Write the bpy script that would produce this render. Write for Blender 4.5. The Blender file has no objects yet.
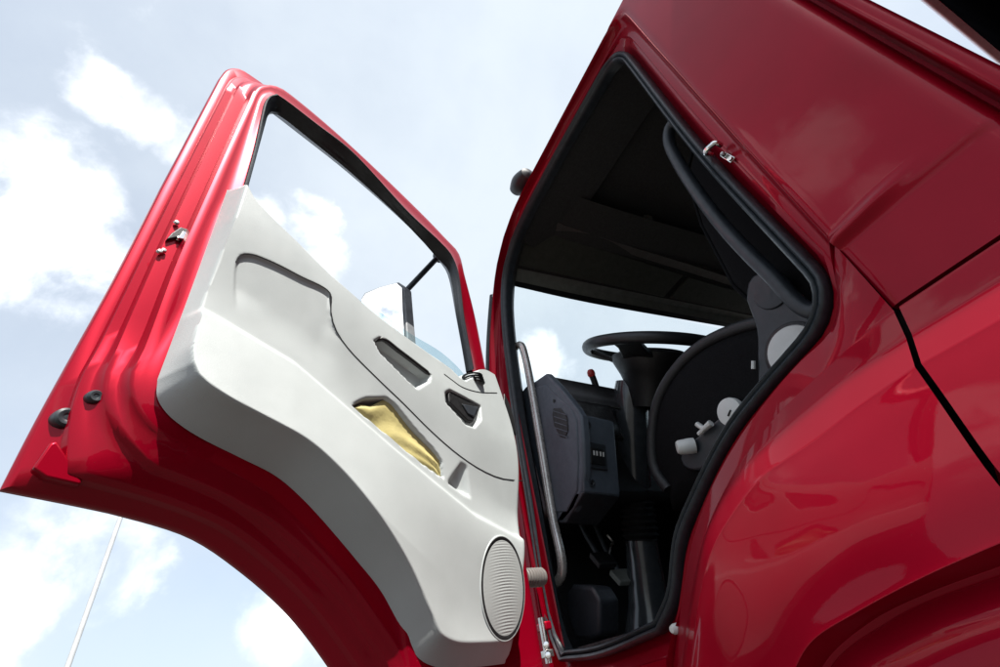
import bpy, bmesh, math, random
import numpy as np
from mathutils import Vector, Matrix

random.seed(7)
sc = bpy.context.scene
# ------------------------------------------------------------------ camera
# truck frame: X to the truck's right, Y forward, Z up; the cab's left side is x = 0,
# the door hinge axis stands at x = 0, y = 0.  Heights in the cab are counted from the lens.
H = 1.30                                   # lens above the ground
F_PX = 457.0
CAM = np.array([-0.7206, -1.2583, 0.0])
M = np.array([[0.90407701, 0.14611346, 0.40161626],
              [-0.40091175, 0.61547378, 0.67857335],
              [-0.14803558, -0.77449525, 0.61501429]])
cam_data = bpy.data.cameras.new('camera')
cam_data.sensor_width = 36.0
cam_data.lens = 36.0 * F_PX / 1000.0
cam_data.clip_start = 0.02
cam_data.clip_end = 5000.0
cam = bpy.data.objects.new('camera', cam_data)
bpy.context.collection.objects.link(cam)
cam.matrix_world = Matrix(((M[0, 0], -M[0, 1], -M[0, 2], CAM[0]),
                           (M[1, 0], -M[1, 1], -M[1, 2], CAM[1]),
                           (M[2, 0], -M[2, 1], -M[2, 2], H),
                           (0, 0, 0, 1)))
sc.camera = cam

def ray(p):
    return M @ np.array([p[0] - 500.0, p[1] - 333.5, F_PX])

# ------------------------------------------------------------------ light
SUN = Vector((-0.005, -0.52, 0.854)).normalized()        # towards the sun: behind the truck, high
world = bpy.data.worlds.new('World')
sc.world = world
world.use_nodes = True
wn = world.node_tree
wn.nodes.clear()

def W(t, **k):
    n = wn.nodes.new(t)
    for a, b in k.items():
        setattr(n, a, b)
    return n
def wl(a, b):
    wn.links.new(a, b)

w_out = W('ShaderNodeOutputWorld')
w_bg = W('ShaderNodeBackground')
w_bg.inputs['Strength'].default_value = 0.09
sky = W('ShaderNodeTexSky')
sky.sky_type = 'NISHITA'
sky.sun_disc = False
sky.sun_elevation = math.asin(SUN.z)
sky.sun_rotation = math.atan2(SUN.x, SUN.y)
sky.air_density = 1.0
sky.dust_density = 2.0
sky.ozone_density = 1.5
tc = W('ShaderNodeTexCoord')
def wmath(op, a, b=None, c=None):
    n = W('ShaderNodeMath', operation=op)
    for i, v in enumerate((a, b, c)):
        if v is None:
            continue
        if isinstance(v, (int, float)):
            n.inputs[i].default_value = v
        else:
            wl(v, n.inputs[i])
    return n.outputs[0]
def wnoise(scale, detail, rough, dist=0.0):
    n = W('ShaderNodeTexNoise')
    n.inputs['Scale'].default_value = scale
    n.inputs['Detail'].default_value = detail
    n.inputs['Roughness'].default_value = rough
    n.inputs['Distortion'].default_value = dist
    wl(tc.outputs['Generated'], n.inputs['Vector'])
    return n
n_big = wnoise(2.6, 8, 0.56, 0.15)
n_warp = wnoise(7.0, 6, 0.6)
n_fine = wnoise(9.0, 7, 0.55, 0.25)
# heaps of cumulus where the sky carries them: directions in the sky, angular size
def skydir(px):
    d = ray(px)
    return d / np.linalg.norm(d)
heaps = [((18, 215), 8.0, 0.98), ((66, 258), 5.5, 0.85), ((32, 160), 4.5, 0.78), ((95, 90), 3.0, 0.66), ((138, 116), 3.2, 0.66),
         ((178, 140), 2.6, 0.55), ((268, 228), 3.8, 0.8), ((310, 218), 3.6, 0.88), ((328, 256), 3.2, 0.65),
         ((40, 560), 5.0, 0.68), ((120, 565), 4.0, 0.6), ((20, 620), 3.0, 0.5), ((280, 635), 4.0, 0.6), ((545, 362), 4.2, 0.8)]
heaps3 = [(skydir(p), r, a) for p, r, a in heaps]
d0 = skydir((800, 150)); heaps3.append((np.array([-d0[0], d0[1], d0[2]]), 4.4, 1.4))
dm = skydir((385, 312)); ds3 = np.array([-math.sin(math.radians(63)), -math.cos(math.radians(63)), 0.0])
heaps3.append((dm - 2 * (dm @ ds3) * ds3, 7.0, 1.7))
d0 = skydir((775, 160)); heaps3.append((np.array([-d0[0], d0[1], d0[2]]), 3.6, 1.2))
acc = None
wv = W('ShaderNodeVectorMath', operation='MULTIPLY_ADD')
wl(n_warp.outputs['Color'], wv.inputs[0])
wv.inputs[1].default_value = (0.16, 0.16, 0.16)
off = W('ShaderNodeVectorMath', operation='ADD')
wl(tc.outputs['Generated'], off.inputs[0])
off.inputs[1].default_value = (-0.08, -0.08, -0.08)
wl(off.outputs[0], wv.inputs[2])
nrm = W('ShaderNodeVectorMath', operation='NORMALIZE')
wl(wv.outputs[0], nrm.inputs[0])
for d, r, a in heaps3:
    dt = W('ShaderNodeVectorMath', operation='DOT_PRODUCT')
    wl(nrm.outputs[0], dt.inputs[0])
    dt.inputs[1].default_value = tuple(d)
    mr = W('ShaderNodeMapRange')
    mr.interpolation_type = 'SMOOTHSTEP'
    mr.inputs['From Min'].default_value = math.cos(math.radians(r * 1.3))
    mr.inputs['From Max'].default_value = math.cos(math.radians(r * 0.15))
    mr.inputs['To Max'].default_value = a
    wl(dt.outputs['Value'], mr.inputs['Value'])
    acc = mr.outputs[0] if acc is None else wmath('MAXIMUM', acc, mr.outputs[0])
# loose clouds everywhere from the big noise, heaps broken up by the fine one
loose = W('ShaderNodeMapRange')
loose.interpolation_type = 'SMOOTHSTEP'
loose.inputs['From Min'].default_value = 0.60
loose.inputs['From Max'].default_value = 0.76
wl(n_big.outputs['Fac'], loose.inputs['Value'])
fine = W('ShaderNodeMapRange')
fine.inputs['From Min'].default_value = 0.36
fine.inputs['From Max'].default_value = 0.62
fine.inputs['To Min'].default_value = 0.3
fine.inputs['To Max'].default_value = 1.15
fine.clamp = False
wl(n_fine.outputs['Fac'], fine.inputs['Value'])
heap = wmath('MULTIPLY', acc, fine.outputs[0])
hs = W('ShaderNodeMapRange')
hs.interpolation_type = 'SMOOTHSTEP'
hs.inputs['From Min'].default_value = 0.08
hs.inputs['From Max'].default_value = 1.25
wl(heap, hs.inputs['Value'])
cl = wmath('MAXIMUM', hs.outputs[0], wmath('MULTIPLY', loose.outputs[0], 0.8))
cd = W('ShaderNodeVectorMath', operation='DOT_PRODUCT')
wl(nrm.outputs[0], cd.inputs[0]); cd.inputs[1].default_value = tuple(skydir((560, 200)))
cir = W('ShaderNodeMapRange'); cir.interpolation_type = 'SMOOTHSTEP'          # a broad sheet of thin cirrus ahead of the truck
cir.inputs['From Min'].default_value = math.cos(math.radians(48)); cir.inputs['From Max'].default_value = math.cos(math.radians(8))
cir.inputs['To Max'].default_value = 0.30
wl(cd.outputs['Value'], cir.inputs['Value'])
veil = wmath('MINIMUM', wmath('ADD', wmath('MULTIPLY_ADD', n_big.outputs['Fac'], 0.6, 0.36), cir.outputs[0]), 0.97)      # thin high haze
mixv = W('ShaderNodeMix', data_type='RGBA')
wl(veil, mixv.inputs['Factor'])
wl(sky.outputs['Color'], mixv.inputs['A'])
mixv.inputs['B'].default_value = (4.35, 4.8, 5.25, 1)
mixc = W('ShaderNodeMix', data_type='RGBA')
wl(cl, mixc.inputs['Factor'])
wl(mixv.outputs['Result'], mixc.inputs['A'])
mixc.inputs['B'].default_value = (11.0, 11.1, 11.3, 1)
wl(mixc.outputs['Result'], w_bg.inputs['Color'])
wl(w_bg.outputs[0], w_out.inputs['Surface'])

sun_d = bpy.data.lights.new('sun', 'SUN')
sun_d.energy = 5.0
sun_d.angle = math.radians(0.5)
sun_d.color = (1.0, 0.96, 0.9)
sun = bpy.data.objects.new('sun', sun_d)
bpy.context.collection.objects.link(sun)
sun.rotation_euler = (-SUN).to_track_quat('-Z', 'Y').to_euler()
sun.location = (0, -6, 12)

sc.view_settings.view_transform = 'Standard'
sc.view_settings.look = 'None'
sc.view_settings.gamma = 1.0
sc.view_settings.use_curve_mapping = False
sc.view_settings.exposure = 1.15
sc.render.resolution_x = 1024
sc.render.resolution_y = 683

# ------------------------------------------------------------------ pixel -> place
def C(p, x):                       # on the upright plane at x (beside the cab side)
    d = ray(p); k = (x - CAM[0]) / d[0]
    w = CAM + d * k
    return (x, w[1], w[2])
def Y(p, y):                       # on the upright plane across the cab
    d = ray(p); k = (y - CAM[1]) / d[1]
    w = CAM + d * k
    return (w[0], y, w[2])
def PL(p, pt, n):                  # on any plane
    d = ray(p); n = np.array(n); k = ((np.array(pt) - CAM) @ n) / (d @ n)
    return tuple(CAM + d * k)
TH = math.radians(63.0)            # how far the door stands open
DN = np.array([math.cos(TH), -math.sin(TH)])       # door's inner side
DS = np.array([-math.sin(TH), -math.cos(TH)])      # hinge -> latch
def D(p, n):                       # on the door at depth n: (s, z)
    d = ray(p); k = (n - CAM[:2] @ DN) / (d[:2] @ DN)
    w = CAM + d * k
    return (float(w[:2] @ DS), float(w[2]))
def DSP(p, s):                     # on the plane at s across the door: (n, z)
    d = ray(p); k = (s - CAM[:2] @ DS) / (d[:2] @ DS)
    w = CAM + d * k
    return (float(w[:2] @ DN), float(w[2]))
def dl(s, n, z):                   # door coordinates -> door-local xyz
    return (n, -s, z)

# ------------------------------------------------------------------ materials
def newmat(name):
    m = bpy.data.materials.new(name)
    m.use_nodes = True
    nt = m.node_tree
    b = nt.nodes['Principled BSDF']
    return m, nt, b
def noise(nt, scale, detail=4, rough=0.55, vec='Object'):
    t = nt.nodes.new('ShaderNodeTexCoord')
    n = nt.nodes.new('ShaderNodeTexNoise')
    n.inputs['Scale'].default_value = scale
    n.inputs['Detail'].default_value = detail
    n.inputs['Roughness'].default_value = rough
    nt.links.new(t.outputs[vec], n.inputs['Vector'])
    return n
def ramp(nt, src, p0, c0, p1, c1):
    r = nt.nodes.new('ShaderNodeValToRGB')
    r.color_ramp.elements[0].position = p0
    r.color_ramp.elements[0].color = c0
    r.color_ramp.elements[1].position = p1
    r.color_ramp.elements[1].color = c1
    nt.links.new(src, r.inputs['Fac'])
    return r.outputs['Color']
def bump(nt, b, src, strength, dist):
    n = nt.nodes.new('ShaderNodeBump')
    n.inputs['Strength'].default_value = strength
    n.inputs['Distance'].default_value = dist
    nt.links.new(src, n.inputs['Height'])
    nt.links.new(n.outputs['Normal'], b.inputs['Normal'])
def simple(name, col, rough, metal=0.0, var=0.15, scale=30, bmp=0.0, bscale=600, bdist=0.0006, coat=0.0, spec=0.5):
    m, nt, b = newmat(name)
    n = noise(nt, scale, 5)
    lo = tuple(c * (1 - var) for c in col) + (1,)
    hi = tuple(min(1, c * (1 + var)) for c in col) + (1,)
    nt.links.new(ramp(nt, n.outputs['Fac'], 0.3, lo, 0.7, hi), b.inputs['Base Color'])
    r = noise(nt, scale * 2.7, 4)
    rr = ramp(nt, r.outputs['Fac'], 0.3, (max(0.02, rough * 0.8),) * 3 + (1,), 0.7, (min(1, rough * 1.2),) * 3 + (1,))
    nt.links.new(rr, b.inputs['Roughness'])
    b.inputs['Metallic'].default_value = metal
    b.inputs['Specular IOR Level'].default_value = spec
    b.inputs['Coat Weight'].default_value = coat
    if bmp:
        bn = noise(nt, bscale, 3)
        bump(nt, b, bn.outputs['Fac'], bmp, bdist)
    return m
def paint():
    m, nt, b = newmat('red_paint')
    n = noise(nt, 5, 3)
    base = ramp(nt, n.outputs['Fac'], 0.3, (0.235, 0.0004, 0.010, 1), 0.7, (0.275, 0.0006, 0.013, 1))
    # fine dust specks and faint streaks that sit on the paint
    sp = noise(nt, 420, 2, 0.5)
    spots = ramp(nt, sp.outputs['Fac'], 0.77, (0, 0, 0, 1), 0.80, (1, 1, 1, 1))
    area = noise(nt, 3.2, 4)
    am = ramp(nt, area.outputs['Fac'], 0.5, (0, 0, 0, 1), 0.66, (1, 1, 1, 1))
    mul = nt.nodes.new('ShaderNodeMath'); mul.operation = 'MULTIPLY'
    nt.links.new(spots, mul.inputs[0]); nt.links.new(am, mul.inputs[1])
    mul2 = nt.nodes.new('ShaderNodeMath'); mul2.operation = 'MULTIPLY'
    nt.links.new(mul.outputs[0], mul2.inputs[0]); mul2.inputs[1].default_value = 0.35
    mx = nt.nodes.new('ShaderNodeMix'); mx.data_type = 'RGBA'
    nt.links.new(mul2.outputs[0], mx.inputs['Factor'])
    nt.links.new(base, mx.inputs['A'])
    mx.inputs['B'].default_value = (0.55, 0.42, 0.36, 1)
    nt.links.new(mx.outputs['Result'], b.inputs['Base Color'])
    b.inputs['Roughness'].default_value = 0.36
    b.inputs['Metallic'].default_value = 0.38
    b.inputs['Specular IOR Level'].default_value = 0.05
    b.inputs['Coat Weight'].default_value = 0.42
    b.inputs['Coat IOR'].default_value = 1.42
    cr = noise(nt, 7, 6, 0.65)
    nt.links.new(ramp(nt, cr.outputs['Fac'], 0.35, (0.01,) * 3 + (1,), 0.75, (0.045,) * 3 + (1,)), b.inputs['Coat Roughness'])
    # slight waviness of the pressed sheet
    wv_ = noise(nt, 6, 2)
    bn = nt.nodes.new('ShaderNodeBump')
    bn.inputs['Strength'].default_value = 0.06
    bn.inputs['Distance'].default_value = 0.02
    pe = noise(nt, 260, 2)
    ad = nt.nodes.new('ShaderNodeMath'); ad.operation = 'MULTIPLY_ADD'
    nt.links.new(pe.outputs['Fac'], ad.inputs[0]); ad.inputs[1].default_value = 0.012
    nt.links.new(wv_.outputs['Fac'], ad.inputs[2])
    nt.links.new(ad.outputs[0], bn.inputs['Height'])
    nt.links.new(bn.outputs['Normal'], b.inputs['Coat Normal'])
    return m
def glass(name, tint, alpha):
    m, nt, b = newmat(name)
    nt.nodes.remove(b)
    out = nt.nodes['Material Output']
    tr = nt.nodes.new('ShaderNodeBsdfTransparent')
    tr.inputs['Color'].default_value = tint
    gl = nt.nodes.new('ShaderNodeBsdfGlossy')
    gl.inputs['Roughness'].default_value = 0.02
    gl.inputs['Color'].default_value = (0.9, 0.97, 1, 1)
    lw = nt.nodes.new('ShaderNodeLayerWeight')
    lw.inputs['Blend'].default_value = 0.5
    pw = nt.nodes.new('ShaderNodeMath'); pw.operation = 'POWER'; pw.inputs[1].default_value = 4.0
    nt.links.new(lw.outputs['Facing'], pw.inputs[0])
    fr = nt.nodes.new('ShaderNodeMath'); fr.operation = 'MULTIPLY_ADD'; fr.inputs[1].default_value = 0.5; fr.inputs[2].default_value = 0.03
    nt.links.new(pw.outputs[0], fr.inputs[0])
    nz = noise(nt, 14, 4)
    dirt = nt.nodes.new('ShaderNodeBsdfDiffuse')
    dirt.inputs['Color'].default_value = (0.7, 0.7, 0.68, 1)
    m1 = nt.nodes.new('ShaderNodeMixShader')
    nt.links.new(fr.outputs[0], m1.inputs[0]); nt.links.new(tr.outputs[0], m1.inputs[1]); nt.links.new(gl.outputs[0], m1.inputs[2])
    m2 = nt.nodes.new('ShaderNodeMixShader')
    fac = ramp(nt, nz.outputs['Fac'], 0.4, (alpha * 0.4,) * 3 + (1,), 0.75, (alpha,) * 3 + (1,))
    nt.links.new(fac, m2.inputs[0]); nt.links.new(m1.outputs[0], m2.inputs[1]); nt.links.new(dirt.outputs[0], m2.inputs[2])
    nt.links.new(m2.outputs[0], out.inputs['Surface'])
    return m
RED = paint()
TRIM = simple('grey_trim_plastic', (0.362, 0.388, 0.386), 0.48, var=0.05, scale=9, bmp=0.5, bscale=800, bdist=0.0007)
TRIM2 = simple('grey_trim_insert', (0.29, 0.305, 0.30), 0.55, var=0.04, scale=12, bmp=0.3, bscale=1100, bdist=0.0005)
PALE = simple('pale_grey_plastic', (0.58, 0.59, 0.58), 0.4, var=0.05)
RUB = simple('black_rubber', (0.012, 0.013, 0.015), 0.42, var=0.3, scale=60, bmp=0.2, bscale=300)
RUBB = simple('blue_black_rubber', (0.02, 0.026, 0.032), 0.38, var=0.3, scale=60)
BLK = simple('black_plastic', (0.006, 0.006, 0.0066), 0.5, var=0.3, scale=40, bmp=0.25, bscale=700)
LINER = simple('dark_headliner', (0.034, 0.034, 0.034), 0.9, var=0.2, scale=90, bmp=0.4, bscale=500)
OLIVE = simple('dark_visor_vinyl', (0.050, 0.054, 0.044), 0.6, var=0.15, scale=40, bmp=0.3, bscale=600)
GREYT = simple('mid_grey_header_trim', (0.17, 0.18, 0.165), 0.55, var=0.15, scale=30)
DASH = simple('blue_grey_dash', (0.066, 0.082, 0.104), 0.5, var=0.12, scale=25, bmp=0.3, bscale=800, bdist=0.0005)
DASHD = simple('dark_dash', (0.020, 0.024, 0.030), 0.5, var=0.2, scale=25, bmp=0.3, bscale=800)
FAB = simple('black_seat_fabric', (0.0032, 0.0032, 0.004), 0.9, var=0.5, scale=220, bmp=0.6, bscale=700, spec=0.15)
FAB2 = simple('black_bolster_vinyl', (0.010, 0.011, 0.013), 0.55, var=0.3, scale=60, bmp=0.4, bscale=500)
SHIELD = simple('charcoal_seat_plastic', (0.020, 0.024, 0.030), 0.45, var=0.2, scale=30, bmp=0.2, bscale=700)
STEEL = simple('brushed_steel', (0.55, 0.54, 0.52), 0.3, metal=1.0, var=0.2, scale=50)
CHROME = simple('bright_metal', (0.8, 0.8, 0.78), 0.15, metal=1.0, var=0.1)
HANDLE = simple('grey_painted_tube', (0.46, 0.455, 0.43), 0.26, metal=0.5, var=0.15, scale=25, coat=0.3)
YEL = simple('yellow_vinyl', (0.44, 0.38, 0.16), 0.5, var=0.12, scale=14, bmp=0.4, bscale=40, bdist=0.004)
MAT = simple('worn_floor_rubber', (0.035, 0.036, 0.036), 0.7, var=0.6, scale=45, bmp=0.7, bscale=160, bdist=0.003)
REDKNOB = simple('red_knob', (0.5, 0.03, 0.03), 0.35)
MIRR = simple('mirror_silver', (0.93, 0.94, 0.95), 0.015, metal=1.0, var=0.01)
COLM = simple('satin_black_column', (0.030, 0.034, 0.038), 0.22, var=0.2, coat=0.4)
GREYM = simple('grey_mirror_shell', (0.16, 0.17, 0.18), 0.5)
WIN = glass('tinted_side_glass', (0.78, 0.88, 0.91, 1), 0.06)
WSG = glass('windscreen_glass', (0.93, 0.97, 0.97, 1), 0.03)
WALLB = simple('black_box_wall', (0.003, 0.003, 0.0035), 0.8, var=0.3, scale=10, spec=0.0)
ALU = simple('aluminium_rail', (0.8, 0.81, 0.82), 0.45, metal=0.0, var=0.1)
TYRE = simple('tyre_rubber', (0.02, 0.02, 0.02), 0.8, var=0.3)
GALV = simple('galvanised_steel', (0.55, 0.56, 0.56), 0.5, metal=0.4, var=0.1, scale=5)
def asphalt():
    m, nt, b = newmat('asphalt')
    a = noise(nt, 0.15, 6, 0.6); g = noise(nt, 90, 4, 0.7)
    c = ramp(nt, a.outputs['Fac'], 0.3, (0.04, 0.038, 0.034, 1), 0.7, (0.065, 0.06, 0.054, 1))
    mx = nt.nodes.new('ShaderNodeMix'); mx.data_type = 'RGBA'; mx.blend_type = 'MULTIPLY'
    mx.inputs['Factor'].default_value = 0.6
    nt.links.new(c, mx.inputs['A'])
    nt.links.new(ramp(nt, g.outputs['Fac'], 0.3, (0.5, 0.5, 0.5, 1), 0.7, (1, 1, 1, 1)), mx.inputs['B'])
    nt.links.new(mx.outputs['Result'], b.inputs['Base Color'])
    b.inputs['Roughness'].default_value = 0.9
    bump(nt, b, g.outputs['Fac'], 0.5, 0.01)
    return m
ASPH = asphalt()

# ------------------------------------------------------------------ mesh helpers
def empty(name, loc=(0, 0, 0), parent=None, rz=0.0):
    o = bpy.data.objects.new(name, None)
    o.empty_display_size = 0.1
    bpy.context.collection.objects.link(o)
    o.location = loc
    o.rotation_euler = (0, 0, rz)
    o.parent = parent
    return o
def mk(name, verts, faces, mat, parent, loc=(0, 0, 0), sharp=35, bevel=0.0, solid=0.0, subsurf=0):
    me = bpy.data.meshes.new(name)
    me.from_pydata([tuple(map(float, v)) for v in verts], [], faces)
    bm = bmesh.new(); bm.from_mesh(me)
    bmesh.ops.remove_doubles(bm, verts=bm.verts, dist=1e-6)
    bmesh.ops.recalc_face_normals(bm, faces=bm.faces)
    for f in bm.faces:
        f.smooth = True
    lim = math.radians(sharp)
    for e in bm.edges:
        if len(e.link_faces) == 2 and e.calc_face_angle(0) > lim:
            e.smooth = False
    bm.to_mesh(me); bm.free()
    me.materials.append(mat)
    o = bpy.data.objects.new(name, me)
    bpy.context.collection.objects.link(o)
    o.parent = parent
    o.location = loc
    if solid:
        md = o.modifiers.new('solid', 'SOLIDIFY'); md.thickness = solid; md.offset = 0
    if bevel:
        md = o.modifiers.new('bevel', 'BEVEL'); md.width = bevel; md.segments = 3; md.limit_method = 'ANGLE'
        md.angle_limit = math.radians(40)
    if subsurf:
        md = o.modifiers.new('sub', 'SUBSURF'); md.levels = subsurf; md.render_levels = subsurf
    return o
class MB:
    def __init__(self):
        self.v = []; self.f = []
    def grid(self, rows, closed=False):
        b = len(self.v); n = len(rows[0])
        assert all(len(r) == n for r in rows)
        for r in rows:
            self.v += [tuple(p) for p in r]
        for i in range(len(rows) - 1):
            for j in range(n if closed else n - 1):
                k = (j + 1) % n
                self.f.append((b + i * n + j, b + i * n + k, b + (i + 1) * n + k, b + (i + 1) * n + j))
        return self
    def poly(self, pts):
        b = len(self.v); self.v += [tuple(p) for p in pts]
        self.f.append(tuple(range(b, b + len(pts))))
        return self
    def tube(self, path, r, seg=12, cap=True, flat=1.0):
        path = [Vector(p) for p in path]
        n = len(path); rows = []
        t0 = (path[1] - path[0]).normalized()
        up = Vector((0, 0, 1)) if abs(t0.z) < 0.9 else Vector((1, 0, 0))
        nn = t0.cross(up).normalized()
        for i, p in enumerate(path):
            t = (path[min(i + 1, n - 1)] - path[max(i - 1, 0)]).normalized()
            nn = (nn - t * nn.dot(t)).normalized()
            bb = t.cross(nn)
            rr = r[i] if isinstance(r, (list, tuple)) else r
            rows.append([p + (nn * math.cos(a) * rr + bb * math.sin(a) * rr * flat) for a in
                         [2 * math.pi * k / seg for k in range(seg)]])
        self.grid(rows, True)
        if cap:
            self.poly(list(reversed(rows[0]))); self.poly(rows[-1])
        return self
    def box(self, c, d, rot=None):
        c = Vector(c); hx, hy, hz = d[0] / 2, d[1] / 2, d[2] / 2
        R = rot or Matrix.Identity(3)
        b = len(self.v)
        for sx in (-1, 1):
            for sy in (-1, 1):
                for sz in (-1, 1):
                    self.v.append(tuple(c + R @ Vector((sx * hx, sy * hy, sz * hz))))
        for q in ((0, 1, 3, 2), (4, 6, 7, 5), (0, 4, 5, 1), (2, 3, 7, 6), (0, 2, 6, 4), (1, 5, 7, 3)):
            self.f.append(tuple(b + k for k in q))
        return self
    def prism(self, pts, off):
        off = Vector(off)
        a = [Vector(p) for p in pts]; b_ = [p + off for p in a]
        self.poly(a); self.poly(list(reversed(b_)))
        n = len(a)
        for i in range(n):
            j = (i + 1) % n
            self.poly([a[j], a[i], b_[i], b_[j]])
        return self
    def lathe(self, prof, origin, axis, seg=40, sx=1.0):
        ax = Vector(axis).normalized()
        u = ax.orthogonal().normalized() if abs(ax.z) > 0.9 else Vector((0, 0, 1)).cross(ax).normalized()
        v = ax.cross(u)
        o = Vector(origin)
        rows = []
        for r, h in prof:
            rows.append([o + ax * h + u * (r * sx * math.cos(2 * math.pi * k / seg)) + v * (r * math.sin(2 * math.pi * k / seg)) for k in range(seg)])
        return self.grid(rows, True)
    def build(self, name, mat, parent, **k):
        return mk(name, self.v, self.f, mat, parent, **k)
def spline(pts, n, closed=False):
    P = [np.array(p, float) for p in pts]
    if len(P) == 2:
        return [P[0] + (P[1] - P[0]) * t for t in np.linspace(0, 1, n)]
    out = []
    m = len(P)
    for i in range(m - 1):
        p1, p2 = P[i], P[i + 1]
        p0 = P[i - 1] if i > 0 else 2 * p1 - p2
        p3 = P[i + 2] if i + 2 < m else 2 * p2 - p1
        a = 0.5
        t0 = 0; t1 = t0 + max(1e-6, np.linalg.norm(p1 - p0)) ** a
        t2 = t1 + max(1e-6, np.linalg.norm(p2 - p1)) ** a; t3 = t2 + max(1e-6, np.linalg.norm(p3 - p2)) ** a
        for t in np.linspace(t1, t2, 16, endpoint=False):
            A1 = (t1 - t) / (t1 - t0) * p0 + (t - t0) / (t1 - t0) * p1
            A2 = (t2 - t) / (t2 - t1) * p1 + (t - t1) / (t2 - t1) * p2
            A3 = (t3 - t) / (t3 - t2) * p2 + (t - t2) / (t3 - t2) * p3
            B1 = (t2 - t) / (t2 - t0) * A1 + (t - t0) / (t2 - t0) * A2
            B2 = (t3 - t) / (t3 - t1) * A2 + (t - t1) / (t3 - t1) * A3
            out.append((t2 - t) / (t2 - t1) * B1 + (t - t1) / (t2 - t1) * B2)
    out.append(P[-1])
    out = np.array(out)
    seg = np.r_[0, np.cumsum(np.linalg.norm(np.diff(out, axis=0), axis=1))]
    q = np.linspace(0, seg[-1], n)
    return [np.array([np.interp(t, seg, out[:, k]) for k in range(out.shape[1])]) for t in q]
def multi(segs, counts):           # a closed loop of segments, each resampled to its own count
    out = []
    for s_, c in zip(segs, counts):
        out += spline(s_, c + 1)[:-1]
    return out
def across(rows, sub):             # smooth loft: spline through the rows
    n = len(rows[0])
    cols = [[np.array(r[j], float) for r in rows] for j in range(n)]
    sp = []
    for c in cols:
        # uniform Catmull-Rom per span keeps rows matched
        o = []
        m = len(c)
        for i in range(m - 1):
            p1, p2 = c[i], c[i + 1]
            p0 = c[i - 1] if i else 2 * p1 - p2
            p3 = c[i + 2] if i + 2 < m else 2 * p2 - p1
            for t in np.linspace(0, 1, sub, endpoint=False):
                o.append(0.5 * (2 * p1 + (p2 - p0) * t + (2 * p0 - 5 * p1 + 4 * p2 - p3) * t * t + (3 * p1 - p0 - 3 * p2 + p3) * t ** 3))
        o.append(c[-1])
        sp.append(o)
    return [[sp[j][i] for j in range(n)] for i in range(len(sp[0]))]
def sstep(x):
    x = np.clip(x, 0, 1); return x * x * (3 - 2 * x)
def polydist(P, poly, closed=True):      # distance of points to a polyline
    P = np.asarray(P); q = np.asarray(poly, float)
    if closed:
        q = np.vstack([q, q[:1]])
    d = np.full(len(P), 1e9)
    for a, b in zip(q[:-1], q[1:]):
        ab = b - a; L = ab @ ab + 1e-12
        t = np.clip(((P - a) @ ab) / L, 0, 1)
        d = np.minimum(d, np.linalg.norm(P - (a + t[:, None] * ab), axis=1))
    return d
def inside(P, poly):
    P = np.asarray(P); q = np.asarray(poly, float); n = len(q)
    c = np.zeros(len(P), bool)
    for i in range(n):
        a, b = q[i], q[i - 1]
        hit = ((a[1] > P[:, 1]) != (b[1] > P[:, 1]))
        with np.errstate(divide='ignore', invalid='ignore'):
            xx = (b[0] - a[0]) * (P[:, 1] - a[1]) / (b[1] - a[1]) + a[0]
        c ^= hit & (P[:, 0] < xx)
    return c

# ------------------------------------------------------------------ the ground
g = mk('ground', [(-1500, -1500, 0), (1500, -1500, 0), (1500, 1500, 0), (-1500, 1500, 0)], [(0, 1, 2, 3)], ASPH, None)
g['kind'] = 'structure'
g['label'] = 'flat asphalt yard the truck stands on'

# ------------------------------------------------------------------ the truck
truck = empty('truck')
truck['label'] = 'glossy red lorry cab with its driver door standing wide open'
truck['category'] = 'truck'
L = (0, 0, H)
def part(mb, name, mat, parent=truck, **k):
    if parent is truck:
        k.setdefault('loc', L)
    return mb.build(name, mat, parent, **k)

# ---- door opening: skin edge E (x=0), seal line S
def tumble(z):
    return 0.022 * max(0.0, z - 0.45) ** 2
cnt = [22, 10, 24, 26, 14, 34]
E_s = [[(-1.072, .47), (-1.072, 1.48)],
       [(-1.072, 1.48), (-1.066, 1.545), (-1.04, 1.578), (-.98, 1.588)],
       [(-.98, 1.588), (-.6, 1.592), (-.3, 1.585), (-.19, 1.545)],
       [(-.19, 1.545), (-.08, 1.45), (.03, 1.25), (.105, 1.05), (.145, .85), (.155, .5), (.155, -.04)],
       [(.155, -.04), (-.42, -.04)],
       None]
arch_px = [(672, 672), (682, 600), (693, 540), (712, 487), (740, 437), (775, 390), (800, 362), (830, 332), (838, 300), (834, 272)]
arch = [C(p, .02)[1:] for p in arch_px]
E_s[5] = [(-.42, -.04)] + arch + [(-1.072, .47)]
S_s = [[(-1.02, .50), (-1.0, .87), (-.995, 1.38)],
       [(-.995, 1.38), (-.99, 1.47), (-.965, 1.525), (-.91, 1.552)],
       [(-.91, 1.552), (-.55, 1.56), (-.28, 1.545), (-.19, 1.525)],
       [(-.19, 1.525), (-.085, 1.45), (-.03, 1.35), (.005, 1.2), (.04, .8), (.05, .5), (.06, .12), (.03, .05)],
       [(.03, .05), (-.15, .04), (-.38, .055)],
       [(-.38, .055), (-.45, .10), (-.525, .19), (-.60, .24), (-.74, .315), (-.85, .35), (-.91, .365), (-.96, .38), (-1.0, .41), (-1.02, .45), (-1.02, .50)]]
E = multi(E_s, cnt); S = multi(S_s, cnt)
def ringx(loop, x, t=1.0):
    return [(x + t * tumble(p[1]), p[0], p[1]) for p in loop]
def mixl(a, b, f):
    return [p + (q - p) * f for p, q in zip(a, b)]
nE = len(E)
xE = [0.0] * nE
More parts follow.
